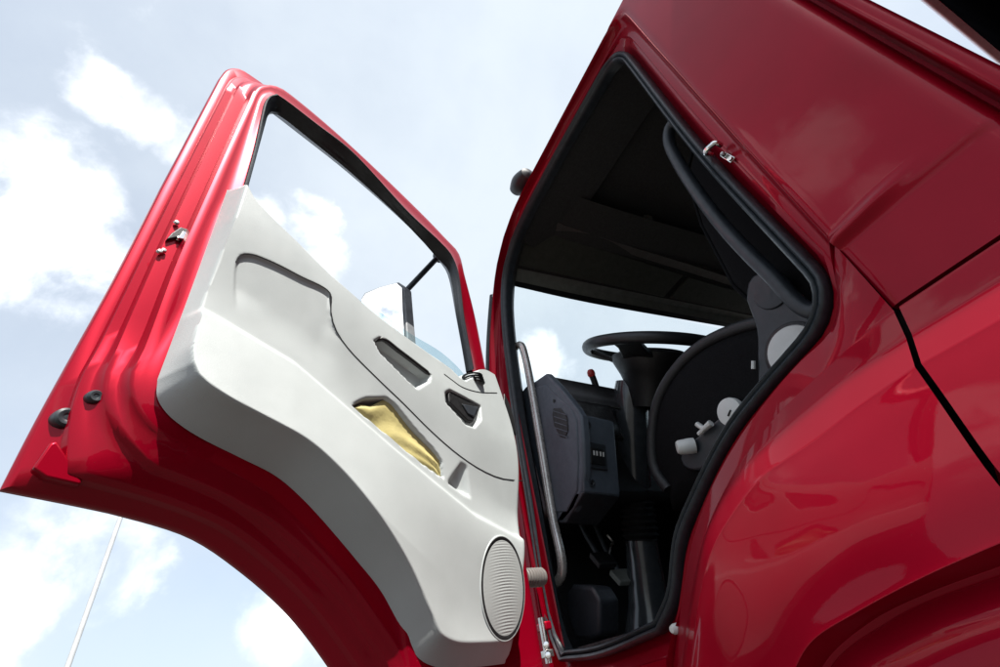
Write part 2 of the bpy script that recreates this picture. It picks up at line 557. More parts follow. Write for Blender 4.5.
for i in range(sum(cnt[:5]), nE):        # the arch edge sits a little further in
    f = min(1.0, (i - sum(cnt[:5])) / 6.0, (nE - i) / 2.0)
    xE[i] = 0.02 * max(0, f)
def ringE(loop, dx, f=1.0):
    return [(xE[i] * f + dx + tumble(p[1]), p[0], p[1]) for i, p in enumerate(loop)]
frame_rows = [ringE(mixl(E, S, -.25), .05), ringE(mixl(E, S, -.16), .012), ringE(E, 0.0008), ringE(mixl(E, S, .04), .0035), ringE(mixl(E, S, .09), .012), ringE(mixl(E, S, .16), .03, .6), ringE(mixl(E, S, .30), .036, .3),
              ringE(mixl(E, S, .52), .037, 0), ringE(mixl(E, S, .56), .043, 0), ringE(mixl(E, S, .74), .046, 0), ringE(mixl(E, S, .80), .054, 0), ringE(mixl(E, S, 1.02), .06, 0)]
frame = part(MB().grid(frame_rows, True), 'door_frame', RED, sharp=50)
def along(loop, x, closed=True):
    return [(x + tumble(p[1]), p[0], p[1]) for p in loop]
# rubber seal: two lips running round the opening
def ring_tube(loop, prof, name, mat, parent):
    # prof: list of (inset in the opening plane, x)
    P = np.array(loop); n = len(P)
    T = np.roll(P, -1, 0) - np.roll(P, 1, 0)
    T /= np.linalg.norm(T, axis=1)[:, None]
    N = np.stack([-T[:, 1], T[:, 0]], 1)          # inward (loop runs clockwise seen from -x)
    cen = P.mean(0)
    if np.sum((cen - P) * N) < 0:
        N = -N
    rows = [[(x + tumble(P[i][1]), P[i][0] + N[i][0] * w, P[i][1] + N[i][1] * w) for i in range(n)] for w, x in prof]
    return MB().grid(rows + [rows[0]], True).build(name, mat, parent, loc=(0, 0, H) if parent is truck else (0, 0, 0), sharp=60)
seal = ring_tube(S, [(-.004, .058), (-.005, .042), (-.002, .032), (.003, .029), (.008, .033), (.0095, .042), (.0115, .036), (.016, .033), (.020, .037), (.021, .055), (.018, .075), (.0, .075)],
                 'door_seal', RUBB, truck)
lining = ring_tube(S, [(.0, .06), (.012, .072), (.004, .085), (-.03, .11), (-.09, .14), (-.10, .13), (-.035, .10), (-.006, .07)], 'door_lining', BLK, truck)

cr_ = [p for p in S if p[1] > 1.15 and p[0] < -.16]
k0 = max(range(len(cr_)), key=lambda k: np.linalg.norm(cr_[k] - cr_[k - 1]))
cr_ = cr_[k0:] + cr_[:k0]
part(MB().grid([[(dx + tumble(p[1]), p[0] + dy * (1 if p[0] > -.5 else -1), p[1] + dz) for p in cr_] for dx, dy, dz in ((.07, -.004, -.003), (.085, .0, .004), (.12, .02, .02), (.20, .05, .04), (.34, .06, .08))]), 'cant_rail_lining', LINER)
# ---- upper rear side panel with its bead
def panel_x(y, z):
    x = tumble(z)
    x -= .007 * math.exp(-((z - .462 + .10 * (y + 1.07)) / .010) ** 2) * (1 - sstep((-y - 1.13) / .10))
    x += .004 * sstep((.462 - z) / .02)
    return x
ys = [-1.072, -1.074, -1.078, -1.085] + list(np.linspace(-1.095, -1.257, 16)) + [-1.267, -1.276, -1.283, -1.288, -1.291, -1.292]
zs = sorted(set([round(v, 4) for v in list(np.linspace(.331, .44, 8)) + list(np.linspace(.44, .49, 20)) + list(np.linspace(.49, 1.47, 30)) + list(np.linspace(1.48, 1.588, 14))]))
def edge_x(y):
    if y > -1.086:
        return .0035 * (1 - (-y - 1.072) / .014) ** 2
    if y < -1.257:
        t = (-y - 1.257) / .035
        return .034 * (1 - math.sqrt(max(0, 1 - t * t)))
    return 0
ecz = [1.48] + [p[1] for p in E[sum(cnt[:1]) + 1:sum(cnt[:2])]]; ecy = [-1.072] + [p[0] for p in E[sum(cnt[:1]) + 1:sum(cnt[:2])]]
def yf(y, z):
    d_ = float(np.interp(z, ecz, ecy)) + 1.072
    return y + d_ * (1 - sstep((-y - 1.072) / .12))
rows = [[(panel_x(y, z) + edge_x(y), yf(y, z), z) for y in ys] for z in zs]
rows = [[(p[0] + .02, p[1], p[2] - .002) for p in rows[0]]] + rows
panel = part(MB().grid(rows), 'side_panel', RED, sharp=60)
# groove and rear corner strip
prof = [(.034, -1.2905), (.045, -1.294), (.046, -1.299), (.038, -1.302), (.018, -1.3035), (.010, -1.306), (.007, -1.310), (.0075, -1.318), (.011, -1.3235), (.018, -1.327), (.05, -1.330), (.30, -1.336)]
corner = part(MB().grid([[(x + tumble(z), y, z) for x, y in prof] for z in np.linspace(.33, 1.62, 30)]), 'rear_corner_trim', RED, sharp=60)

# ---- fender below: rows traced along the arch, each at its own depth
N = 56
fr = [[C(p, .02) for p in arch_px] + [(.005, -1.0722, .46)],
      [C(p, .002) for p in [(681, 672), (692, 590), (705, 535), (722, 495), (748, 452), (780, 412), (830, 365), (875, 324)]] + [(.001, -1.0722, .324)],
      [C(p, -.008) for p in [(684, 672), (695, 590), (708, 530), (746, 466), (785, 428), (815, 403), (843, 380), (906, 338)]],
      [C(p, -.040) for p in [(690, 672), (699, 600), (714, 545), (760, 479), (785, 460), (815, 440), (860, 405), (915, 367)]],
      [C(p, -.058) for p in [(702, 672), (714, 610), (735, 560), (785, 503), (830, 470), (880, 437), (938, 400)]],
      [C(p, -.080) for p in [(735, 690), (760, 620), (800, 570), (850, 533), (930, 492), (985, 468)]],
      [C(p, -.088) for p in [(770, 740), (795, 667), (812, 640), (855, 612), (925, 575), (1000, 542), (1035, 528)]],
      [C(p, -.058) for p in [(800, 740), (822, 667), (870, 622), (925, 594), (1000, 566), (1047, 549)]],
      [C(p, -.054) for p in [(810, 740), (832, 667), (890, 622), (930, 602), (1000, 577), (1055, 558)]],
      [C(p, -.080) for p in [(850, 740), (880, 685), (930, 655), (1000, 622), (1080, 592)]],
      [C(p, -.086) for p in [(900, 830), (950, 750), (1000, 715), (1130, 660)]]]
frr = [spline(r, N) for r in fr]
def mixr(a, b, f):
    return [p + (q - p) * f for p, q in zip(a, b)]
def hold(rows, keep, f=.1):
    out = []
    for k, r in enumerate(rows):
        if k in keep and k > 0:
            out.append(mixr(rows[k - 1], r, 1 - keep[k]))
        out.append(r)
        if k in keep and k + 1 < len(rows):
            out.append(mixr(r, rows[k + 1], keep[k]))
    return out
KEEP = {1: .1, 2: .15, 3: .15, 6: .08, 7: .15, 8: .15}
fend = part(MB().grid([[p + np.array([.035, .004, -.004]) for p in frr[0]]] + across(hold(frr, KEEP), 4)), 'fender', RED, sharp=60)
# the panel behind the gap goes on to the rear of the cab
yr = [-.005, -.0075] + list(np.linspace(-.03, -.62, 22))
rr_ = []
for k, r in enumerate(frr):
    e = r[-1]
    if k == 0:
        e = np.array([.022, -1.066, .316])
    row = []
    for dy in yr:
        z = e[2]
        if k >= 5:
            z += .03 * (1 - ((e[1] + dy + 1.36) / .31) ** 2) * min(1, (k - 4) / 3.0)
        row.append((e[0] + (.012 if dy == -.005 else 0), e[1] + dy, z))
    rr_.append(row)
fend2 = part(MB().grid(across(hold([[np.array(p) for p in r] for r in rr_], KEEP), 4)), 'wheel_arch_panel', RED, sharp=60)
part(MB().grid([[(.045, y, z) for y in (-1.045, -1.72)] for z in (-.15, .34)]).grid([[(.03, y, .46 - .0), (.03, y, .2)] for y in (-1.05, -1.2)]), 'gap_backing', BLK)  # black sheet added behind the panel gaps in place of their shade

# ---- roof, right side, back wall, floor (closed shell)
top = [p for p in E if p[1] > 1.50 and p[0] > -1.08]
top = sorted(top, key=lambda p: p[0])
hp = [(-1.30, 1.588), (-1.06, 1.588)] + [tuple(p) for p in top if p[0] > -1.06]
def roofrow(xo, dz, dy=0.0):
    return [(xo + tumble(z), y + dy * sstep((y + .5) / .4), z + dz) for y, z in hp]
rows = [roofrow(.001, 0), roofrow(.02, .010), roofrow(.05, .025, .01), roofrow(.10, .05, .03), roofrow(.2, .10, .06), roofrow(.6, .13, .10), roofrow(1.15, .14, .12),
        roofrow(1.7, .13, .10), roofrow(2.1, .10, .06), roofrow(2.24, .06, .03), roofrow(2.30, 0)]
part(MB().grid(rows), 'roof', RED, sharp=60)
rows = [[(x, y, z + .03) for (x, y, z) in r] for r in [[(a[0], min(a[1], -.30), min(1.66, a[2] + .03)) for a in rr] for rr in rows[2:-1]]]
part(MB().grid(rows), 'headliner', LINER)
part(MB().box((1.15, -1.312, .85), (2.14, .02, 1.46)), 'cab_rear_wall', RED)
part(MB().box((1.15, -1.28, .85), (2.2, .03, 1.55)), 'rear_lining', BLK)
part(MB().grid([[(2.30, y, z) for y in (-1.34, -1.0)] for z in (-.05, 1.6)]).grid([[(2.30, y, z) for y in (-1.0, .40)] for z in (-.05, .72)]).grid([[(2.30, y, z) for y in (-1.0, -.35)] for z in (1.42, 1.6)]),
     'right_side_panel', RED, solid=.03)
part(MB().grid([[(2.30, y, z) for y in (-.99, -.28)] for z in (.72, 1.42)]), 'passenger_window', WIN, solid=.004)
part(MB().box((1.18, -.5, .015), (2.18, 1.65, .03)), 'cab_floor', BLK)
part(MB().box((1.2, .36, .38), (2.2, .04, .74)), 'firewall', BLK)
part(MB().grid([[(x, .40 + .09 * math.sin(math.pi * (x + .05) / 2.4), z) for x in np.linspace(-.02, 2.32, 14)] for z in (-.3, .3, .76)]), 'front_panel', RED, solid=.02)

# ---- A pillar outside the opening, windscreen
pil = [p for p in multi(E_s, cnt)[sum(cnt[:3]):sum(cnt[:4])]]
def pillar(dx, dy):
    return [(dx + tumble(p[1]), p[0] + dy, p[1] + .25 * dy) for p in pil]
part(MB().grid([pillar(0, 0), pillar(.003, .012), pillar(.012, .022), pillar(.03, .03), pillar(.06, .034)]), 'windscreen_pillar', RED, sharp=60)
part(MB().grid([[(2.3 - a[0], a[1], a[2]) for a in r] for r in (pillar(0, -.30), pillar(0, -.25), pillar(.03, -.22), pillar(.08, -.216), pillar(.08, -.30))]), 'windscreen_pillar', RED, sharp=60)
def strip(dx, dy):
    return [a for a, p in zip(pillar(dx, dy), pil) if .8 < p[1] < 1.36]
part(MB().grid([strip(.004, .016), strip(-.004, .024), strip(-.002, .034), strip(.02, .04)]), 'pillar_rubber', RUBB)
def wsp(u, v):                     # windscreen: u across, v up
    x = .07 + 2.16 * u
    bow = 4 * u * (1 - u)
    y = .40 + (.02 - .40) * v + .10 * bow * (1 - v)
    z = .76 + (1.475 - .76) * v + .0 * bow
    return (x, y, z)
part(MB().grid([[wsp(u, v) for u in np.linspace(0, 1, 20)] for v in np.linspace(0, 1, 8)]), 'windscreen', WSG)

# ---- header trim and visors over the windscreen
def hrow(pts, y):
    return spline([Y(p, y) for p in pts], 16)
r0 = hrow([(505, 284), (580, 301), (680, 319), (760, 332.5)], .0)
r0b = [(p[0], p[1] + .03, p[2] + .05) for p in r0]
r1 = hrow([(506, 279), (590, 297), (690, 316), (760, 329)], -.012)
r2 = hrow([(510, 273), (600, 291), (700, 311), (760, 322)], -.026)
VP = ((0, -.03, 1.485), (0, -.14, -.23))
r3 = spline([PL(p, *VP) for p in [(513, 268), (600, 286), (700, 306), (760, 318)]], 16)
r4 = spline([PL(p, *VP) for p in [(536, 224), (600, 244), (700, 275), (760, 293)]], 16)
part(MB().grid([r0b, r0, r1, [p + np.array([0, .004, .006]) for p in r1]]), 'windscreen_seal', RUB)
part(MB().grid([[(p[0], p[1] + .028, p[2] + .05) for p in r0], [(p[0], p[1] - .02, p[2] + .16) for p in r0], [(p[0], p[1] - .40, p[2] + .20) for p in r0]]), 'front_header', RED, solid=.01)
part(MB().grid([[(p[0], p[1] - .005, p[2] + .03) for p in r0], [(p[0], p[1] - .04, p[2] + .14) for p in r0], [(p[0], p[1] - .42, p[2] + .18) for p in r0]]), 'header_lining', LINER)
part(MB().grid([[p + np.array([0, 0, .001]) for p in r1], r2, [p + np.array([0, .0, .02]) for p in r3]]), 'header_trim', GREYT)
part(MB().grid([[p + np.array([0, .006, .012]) for p in r3], [p + np.array([0, .006, .012]) for p in r4]]), 'visor_backing', LINER)
nv = np.array(VP[1]) / np.linalg.norm(VP[1])
def visor(pts):
    q = [np.array(PL(p, *VP)) for p in pts]
    part(MB().prism(q, tuple(-nv * .012)), 'sun_visor', OLIVE, bevel=.004)
visor([(515, 262), (529, 234), (541, 230), (684, 275), (664, 297), (600, 283), (520, 266)])
visor([(689, 277), (745, 293), (757, 315), (670, 298)])
zl = 1.60
def Z(p, z):
    d = ray(p); k = (z - CAM[2]) / d[2]
    return tuple(CAM + d * k)
lip0 = spline([Z(p, zl) for p in [(531, 226), (545, 228), (600, 245), (700, 276), (760, 295)]], 18)
lip1 = spline([Z(p, zl) for p in [(535, 209), (549, 219), (600, 237), (700, 268), (760, 288)]], 18)
part(MB().grid([[p + np.array([0, 0, .12]) for p in lip1], [p + np.array([-.25 if 0 else 0, .0, .0]) for p in lip1]]), 'shelf_back', LINER)
part(MB().grid([lip0, lip1, [p + np.array([0, -.005, .03]) for p in lip1]]), 'overhead_shelf', simple('taupe_shelf_edge', (.07, .064, .06), .6))
# pockets of the shelf: dividers and a lamp
for px in ((650, 215), (560, 190), (606, 205)):
    a = np.array(Z((px[0], px[1] + 34), 1.62)); b = np.array(Z((px[0] - 2, px[1]), 1.66))
    part(MB().prism([a, a + np.array([.03, 0, .0]), b + np.array([.03, 0, 0]), b], (0, .02, .03)), 'shelf_divider', LINER if px[0] != 650 else GREYT, bevel=.003)
dl_ = np.array(Z((577, 140), 1.655))
part(MB().lathe([(0, -.012), (.03, -.012), (.04, -.004), (.042, .01)], dl_, (0, 0, 1), 20, 1.6), 'dome_lamp', BLK)
part(MB().lathe([(0, -.018), (.012, -.016), (.014, -.01)], dl_ + np.array([.02, 0, 0]), (0, 0, 1), 14), 'dome_lamp_lens', GREYT)

# ---- dash
xc = .12
cap_px = [(518, 396), (525, 387), (535, 381), (546, 373), (560, 388), (576, 408), (581, 416), (583, 440), (584, 470), (582, 492), (574, 510), (563, 523), (550, 522), (538, 480)]
cap = [np.array(C(p, xc)) for p in cap_px]
dash = empty('dashboard', L, truck)
MB().prism(cap, (.03, 0, 0)).build('end_cap', DASH, dash, bevel=.008)
# raised inner field on the end cap
cc = np.mean(cap, 0)
fld = [np.array(C(p, xc - .004)) for p in [(524, 398), (536, 387), (545, 385), (570, 408), (576, 420), (578, 460), (577, 490), (566, 512), (555, 512), (543, 475)]]
MB().prism(fld, (.01, 0, 0)).build('end_panel', DASH, dash, bevel=.004)
vc = [(553, 408), (560, 408), (567, 417), (568, 430), (565, 438), (560, 437), (554, 426), (552, 415)]
vp = [np.array(C(p, xc - .0065)) for p in vc]
MB().prism(vp, (.01, 0, 0)).build('vent', BLK, dash, bevel=.002)
for k in range(5):
    y0 = 411 + k * 5.6
    a = np.array(C((553.5 + k * .6, y0), xc - .009)); b = np.array(C((566.5 + k * .3, y0 + 4), xc - .009))
    MB().tube([a, b], .0017, 6).build('vent_slat', DASH, dash)
MB().lathe([(0, -.002), (.006, -.002), (.006, .01)], C((554, 401), xc - .005), (1, 0, 0), 12).build('screw_plug', BLK, dash)
# face towards the driver: four corner points on the cap's rear edge, running across the cab
e_t = np.array(C((579, 413), xc)); e_b = np.array(C((584, 492), xc)); e_b2 = np.array(C((566, 523), xc))
w = np.array([.15, .022, -.004])
face = [e_t, e_t + w, e_b + w, e_b]
MB().prism(face, (.02, .05, .0)).build('switch_panel', DASH, dash, bevel=.006)
def onface(a, b, lift=0.0):
    p = face[0] * (1 - a) * (1 - b) + face[1] * a * (1 - b) + face[2] * a * b + face[3] * (1 - a) * b
    n_ = np.cross(face[1] - face[0], face[3] - face[0]); n_ = n_ / np.linalg.norm(n_)
    if n_[1] > 0: n_ = -n_
    return p + n_ * lift
MB().prism([onface(.13, .36, .001), onface(.66, .36, .001), onface(.66, .70, .001), onface(.13, .70, .001)], tuple(onface(0, 0, .006) - onface(0, 0))).build('switch_bezel', DASHD, dash, bevel=.003)
MB().prism([onface(.20, .43, .007), onface(.58, .43, .007), onface(.58, .64, .007), onface(.20, .64, .007)], tuple(onface(0, 0, .003) - onface(0, 0))).build('switch', BLK, dash, bevel=.002)
for a in (.26, .34, .44, .52):
    MB().prism([onface(a, .47, .0102), onface(a + .04, .47, .0102), onface(a + .035, .53, .0102), onface(a, .53, .0102)], tuple(onface(0, 0, .0008) - onface(0, 0))).build('switch_mark', PALE, dash)
for b in (.14, .88):
    MB().lathe([(.011, .001), (.011, .004), (.007, .004), (.005, -.0), (0, -.0)], onface(.22, b), tuple(onface(0, 0, 1) - onface(0, 0)), 16).build('plug', DASHD, dash)
MB().prism([e_b, e_b + w, e_b2 + w * .9, e_b2], (.0, .06, .02)).build('knee_panel', DASHD, dash, bevel=.004)
# dash top tray, running away across the cab
t0 = np.array(C((546, 373), xc)); t1 = e_t
rim = MB()
for x1 in (2.0,):
    rim.grid([[t0 + (.02, .01, -.01), t0 + (1.9, .16, -.02)], [t0 + (.02, .0, -.07), t0 + (1.9, .16, -.08)], [t0 + (.02, -.02, -.12), t0 + (1.9, .14, -.12)]])
    rim.grid([[t0 + (.02, -.02, -.12), t0 + (.24, .0, -.12)], [t1 + (.02, .04, -.05), t1 + (.20, .06, -.05)], [t1 + (.02, .02, -.005), t1 + (.16, .03, -.008)]])
rim.build('dash_top', BLK, dash, solid=.01)
MB().box((1.15, .17, .645), (2.0, .40, .38)).build('dash_core', BLK, dash, bevel=.03)
kb = np.array(C((591, 373), .38))
MB().tube([kb + (.03, .03, -.09), kb + (.012, .01, -.03), kb], [.014, .013, .013], 12).build('stalk', BLK, dash)
MB().lathe([(0, .017), (.010, .014), (.0155, .005), (.016, -.008), (.012, -.016)], kb, (-.25, -.3, .9), 16).build('stalk_knob', REDKNOB, dash)

# ---- steering wheel and column
swc = np.array([.50, -.315, .965])
# centre from the picture direction, at the driver's distance
swc = np.array(C((652, 350), .52))
ta = math.radians(30)
sn = Vector((0, -math.sin(ta), math.cos(ta)))
su = Vector((1, 0, 0)); sv = sn.cross(su)
wheel = empty('steering_wheel', L, truck)
R_ = .245
ringp = [Vector(swc) + su * (R_ * math.cos(a)) + sv * (R_ * math.sin(a)) for a in np.linspace(0, 2 * math.pi, 65)[:-1]]
mb = MB()
rows = []
for p in ringp:
    rad = (p - Vector(swc)).normalized()
    rows.append([p + rad * (.020 * math.cos(b)) + sn * (.022 * math.sin(b)) for b in [2 * math.pi * k / 12 for k in range(12)]])
mb.grid(rows + [rows[0]], True).build('rim', RUB, wheel)
MB().lathe([(0, -.01), (.12, -.012), (.150, -.03), (.145, -.055), (.115, -.10), (.09, -.15), (.078, -.22)], swc, sn, 36).build('hub', BLK, wheel)
for ang in (-.45, math.pi + .45, math.pi / 2 + .5, math.pi / 2 - .5):
    dr = su * math.cos(ang) + sv * math.sin(ang)
    tt = sn.cross(dr)
    c0 = Vector(swc)
    rows = []
    for f, hw, dz in ((.07, .075, -.05), (.14, .055, -.04), (.20, .045, -.015), (.24, .055, 0)):
        m_ = c0 + dr * f + sn * dz
        rows.append([m_ - tt * hw + sn * .008, m_ + tt * hw + sn * .008, m_ + tt * hw - sn * .012, m_ - tt * hw - sn * .012])
    MB().grid(rows, True).build('spoke', BLK, wheel, bevel=.004)
col = empty('steering_column', L, truck)
c_top = Vector(C((630, 392), .48)); c_mid = Vector(C((635, 490), .48)); c_low = Vector(C((641, 540), .48)); c_bot = Vector(C((652, 622), .48))
MB().tube([c_top + sn * .04, c_top, c_top.lerp(c_mid, .1), c_top.lerp(c_mid, .5), c_mid], [.055, .062, .066, .064, .062], 28).build('column_shroud', COLM, col)
rr = MB()
npt = 40
path = [c_mid.lerp(c_low, k / npt) for k in range(npt + 1)]
rr.tube(path, [.060 + .006 * math.sin(k / npt * 2 * math.pi * 8) for k in range(npt + 1)], 28)
rr.build('gaiter', BLK, col)
MB().tube([c_low, c_low.lerp(c_bot, .3), c_low.lerp(c_bot, .8), c_bot, c_bot + (c_bot - c_low) * .25], [.056, .06, .07, .085, .1], 28).build('column_base', COLM, col)
MB().lathe([(0, .02), (.012, .018), (.014, 0)], Vector(C((614, 400), .44)), (-1, -.4, 0), 14).build('adjust_knob', GREYT, col)

# ---- driver seat
seat = empty('driver_seat', L, truck)
def rounded(c, d, name, mat, parent, rot=None, rnd=.06, sub=2):
    o = MB().box(c, d, rot).build(name, mat, parent, sharp=180)
    md = o.modifiers.new('b', 'BEVEL'); md.width = rnd; md.segments = 4; md.limit_method = 'NONE'
    return o
cush = [(-.25, .38), (-.225, .46), (-.275, .57), (-.345, .645), (-.44, .69), (-.58, .705), (-.72, .67), (-.86, .60), (-.86, .34), (-.23, .34)]
cush = [tuple(v) for v in spline(cush[:8], 26)] + cush[8:]
rows = []
for x, k in ((.302, .60), (.308, .74), (.322, .90), (.345, .98), (.40, 1.0), (.60, 1.0), (.75, 1.0), (.80, .985), (.82, .92), (.83, .8)):
    rows.append([(x, -.54 + (y + .54) * k, .5 + (z - .5) * k) for y, z in cush])
mbs = MB().grid(rows, True); mbs.poly(rows[0]); mbs.poly(list(reversed(rows[-1])))
mbs.build('cushion', FAB, seat, sharp=80, bevel=.01)
bk = [(-.78, .60), (-.75, .75), (-.77, 1.0), (-.82, 1.2), (-.90, 1.27), (-.97, 1.22), (-.95, .9), (-.93, .55)]
rows = []
for x, k in ((.31, .84), (.325, .95), (.36, 1.0), (.58, 1.0), (.78, 1.0), (.82, .95), (.835, .84)):
    rows.append([(x, -.86 + (y + .86) * k, .9 + (z - .9) * k) for y, z in bk])
mbs = MB().grid(rows, True); mbs.poly(rows[0]); mbs.poly(list(reversed(rows[-1])))
mbs.build('backrest', FAB, seat, sharp=80, bevel=.01)
rounded((.57, -.87, 1.40), (.28, .10, .2), 'headrest', FAB, seat, rnd=.04)
part_sh = [(746, 300), (747, 285), (752, 276), (762, 272), (775, 278), (800, 300), (840, 320), (840, 372), (775, 402), (735, 437), (705, 468), (690, 470), (682, 465), (680, 455), (705, 430), (735, 405), (755, 392), (757, 360), (756, 330)]
sh = spline([np.array(C(p, .285)) for p in part_sh + part_sh[:1]], 70)[:-1]
MB().prism(sh, (.03, 0, 0)).build('side_shield', SHIELD, seat, bevel=.006)
def disc(px, x, r, name, mat, h=.006):
    return MB().lathe([(0, -h), (r * .8, -h), (r * .96, -h * .7), (r, 0), (r, .01)], C(px, x), (1, 0, 0), 36).build(name, mat, seat)
disc((794, 352), .283, .062, 'recline_cover', PALE)
disc((794, 352), .2845, .070, 'recline_ring', BLK, .003)
disc((771, 291), .283, .045, 'belt_anchor', DASHD, .004)
disc((730, 412), .283, .036, 'height_dial', PALE)
a = np.array(C((730.5, 410), .2755)); b = np.array(C((728, 416), .2755))
MB().tube([a, b], .0022, 6).build('dial_mark', BLK, seat)
kx = np.array(C((690, 446), .275))
MB().lathe([(0, -.035), (.015, -.034), (.019, -.028), (.021, .0), (.02, .012)], kx, (.8, -.6, -.1), 18).build('adjust_knob', PALE, seat)
a = np.array(C((697, 424), .27)); b = np.array(C((704, 429), .27)); c = np.array(C((711, 423), .27)); d = np.array(C((699, 434), .275))
MB().tube([a, b, c], [.007, .008, .009], 10).build('lever', PALE, seat)
MB().tube([b, d], .006, 8).build('lever_stem', PALE, seat)
a = np.array(C((753.5, 361), .28)); b = np.array(C((753.5, 369), .28))
MB().tube([a, b], .005, 8).build('release_tab', PALE, seat)
rows = [[(.36, -.30, z), (.80, -.30, z), (.80, -.84, z), (.36, -.84, z)] for z in (.03, .12)] + [[(.40, -.36, .2), (.76, -.36, .2), (.76, -.80, .2), (.40, -.80, .2)], [(.36, -.28, .38), (.80, -.28, .38), (.80, -.86, .38), (.36, -.86, .38)]]
MB().grid(rows, True).build('suspension', BLK, seat)

e_ = [(.319, -.54 + (y + .54) * .905, .5 + (z - .5) * .905) for y, z in cush[:26]]
MB().tube(e_, .017, 12).build('side_bolster', FAB2, seat)
e_ = [(.318, -.86 + (y + .86) * .93, .9 + (z - .9) * .95) for y, z in bk[:6]]
MB().tube(e_, .005, 8).build('piping', FAB, seat)
# ---- grab handles
def handle(px, x, r, name, mat, wall):
    pts = [C(p, x) for p in px]
    pts = [tuple(np.array(pts[0]) + wall)] + pts + [tuple(np.array(pts[-1]) + wall)]
    return part(MB().tube(spline(pts, 60), r, 16), name, mat, sharp=80)
handle([(516, 347), (521, 345), (526, 360), (540, 440), (553, 520), (561, 556), (562, 572), (558, 581)], .105, .0148, 'grab_handle', HANDLE, np.array([.0, .05, .0]))
handle([(679, 119), (671, 126), (669, 140), (680, 165), (720, 222), (770, 274), (815, 312)], .16, .017, 'grab_handle', SHIELD, np.array([.0, -.07, .0]))

# ---- floor mat, sill, pedals, hinge-side box
part(MB().box((.55, -.15, .036), (.9, .9, .012)), 'floor_mat', MAT, bevel=.004)
sl = [[(x, y, z) for y in np.linspace(.03, -.40, 20)] for x, z in ((.06, .045), (.075, .062), (.11, .066), (.15, .052), (.16, .03))]
part(MB().grid(sl), 'sill_tread', MAT)
for k in range(4):
    part(MB().box((.078 + .018 * k, -.19, .067), (.006, .38, .006)), 'tread_rib', MAT)
bx = np.array(C((582, 590), .14))
part(MB().prism([C(p, .14) for p in [(566, 594), (572, 584), (592, 586), (600, 600), (600, 636), (590, 641), (575, 640), (566, 612)]], (.09, .03, 0)), 'footwell_box', DASHD, bevel=.012)
for px, x, s_ in (((625, 577), .42, (.09, .02, .06)), ((603, 560), .30, (.07, .02, .06))):
    p = np.array(C(px, x))
    R3 = Matrix.Rotation(math.radians(-40), 3, 'X')
    ped = empty('pedal', L, truck)
    MB().box(p, s_, R3).build('pad', GREYT if x > .4 else BLK, ped, bevel=.004)
    MB().tube([p + (0, .01, .0), p + (0, .06, .10), p + (0, .10, .24)], .009, 8).build('arm', DASHD, ped)
p = np.array(C((609, 545), .40))
part(MB().tube(spline([p + (-.01, 0, -.03), p + (.01, .0, .0), p + (.03, .01, .01), p + (.02, .02, .04)], 14), .004, 8), 'cable', STEEL)

# ---- striker on the rear jamb
st = empty('striker', L, truck)
s0 = np.array(C((727, 160), .03)); s1 = np.array(C((712, 155), .03)); s2 = np.array(C((721, 145), .03))
MB().prism([C((719, 156), .036), C((730, 163), .036), C((735, 157), .036), C((724, 151), .036)], (.006, 0, 0)).build('plate', CHROME, st, bevel=.002)
MB().tube(spline([s2 + (.0, 0, 0), s2 + (-.02, 0, -.004), s1 + (-.02, 0, 0), s1], 16), .0055, 10).build('loop', CHROME, st)
for q in ((723, 154), (731, 159)):
    MB().lathe([(0, -.004), (.004, -.004), (.005, 0)], C(q, .034), (1, 0, 0), 10).build('screw', STEEL, st)
part(MB().lathe([(0, -.010), (.006, -.009), (.009, -.003), (.010, .006)], C((675, 629), .02), (1, 0, 0), 14), 'buffer', PALE)

# ---- marker lamp on the roof edge
p = np.array(C((517, 184), .03)); q = np.array(C((509, 176), .03))
ml = empty('marker_lamp', L, truck)
a = np.array(C((529, 172), .05)); b = np.array(C((515, 192), .05))
MB().tube(spline([a, a * .75 + b * .25, a * .25 + b * .75, b], 16), [.006] + [.03 + .014 * math.sin(math.pi * k / 13) for k in range(14)] + [.008], 16, flat=.9).build('housing', RUB, ml)
MB().tube([a * .5 + b * .5 + (0.0, 0, .0), a * .5 + b * .5 + (.10, -.05, -.02)], .015, 10).build('bracket', RUBB, ml)

# ------------------------------------------------------------------ the open door
door = empty('door', L, truck, -TH)
door['label'] = 'open driver door with light grey inner trim and lowered window'
def sz(pts, n):
    return [D(p, n) for p in pts]
dc = [16, 12, 30, 24, 16, 10, 36, 26]
O_s = [[(1.145, .92), (1.145, 1.44)],
       [(1.145, 1.44), (1.137, 1.52), (1.11, 1.57), (1.055, 1.585)],
       [(1.055, 1.585), (.7, 1.585), (.35, 1.54), (.27, 1.515)],
       [(.27, 1.515), (.20, 1.45), (.15, 1.22), (.115, .92)],
       [(.115, .92), (.08, .6), (.06, .3), (.06, -.06)],
       [(.06, -.06), (.60, -.06)],
       [(.60, -.06)] + sz([(345, 692), (330, 667), (290, 615), (240, 570), (190, 537), (120, 515), (85, 507), (0, 490)], 0),
       sz([(0, 490), (36, 420), (113, 280)], 0) + [(1.145, .92)]]
n1 = .065
F_s = [sz([(207, 200), (235, 137), (251, 102)], n1),
       sz([(251, 102), (255, 93), (260, 87), (270, 85)], n1),
       sz([(270, 85), (281, 88), (300, 102), (350, 145), (425, 217), (447, 240)], n1),
       sz([(447, 240), (458, 252), (465, 277), (475, 317), (485, 367)], n1),
       sz([(485, 367)], n1) + [(.15, .6), (.15, .3), (.15, 0)],
       [(.15, 0), (.55, 0)],
       [(.55, 0)] + sz([(405, 660), (375, 612), (350, 577), (315, 537), (275, 497), (240, 475), (195, 453)], .078),
       sz([(195, 453), (155, 430), (137, 405), (133, 378), (147, 350), (180, 262), (207, 200)], n1)]
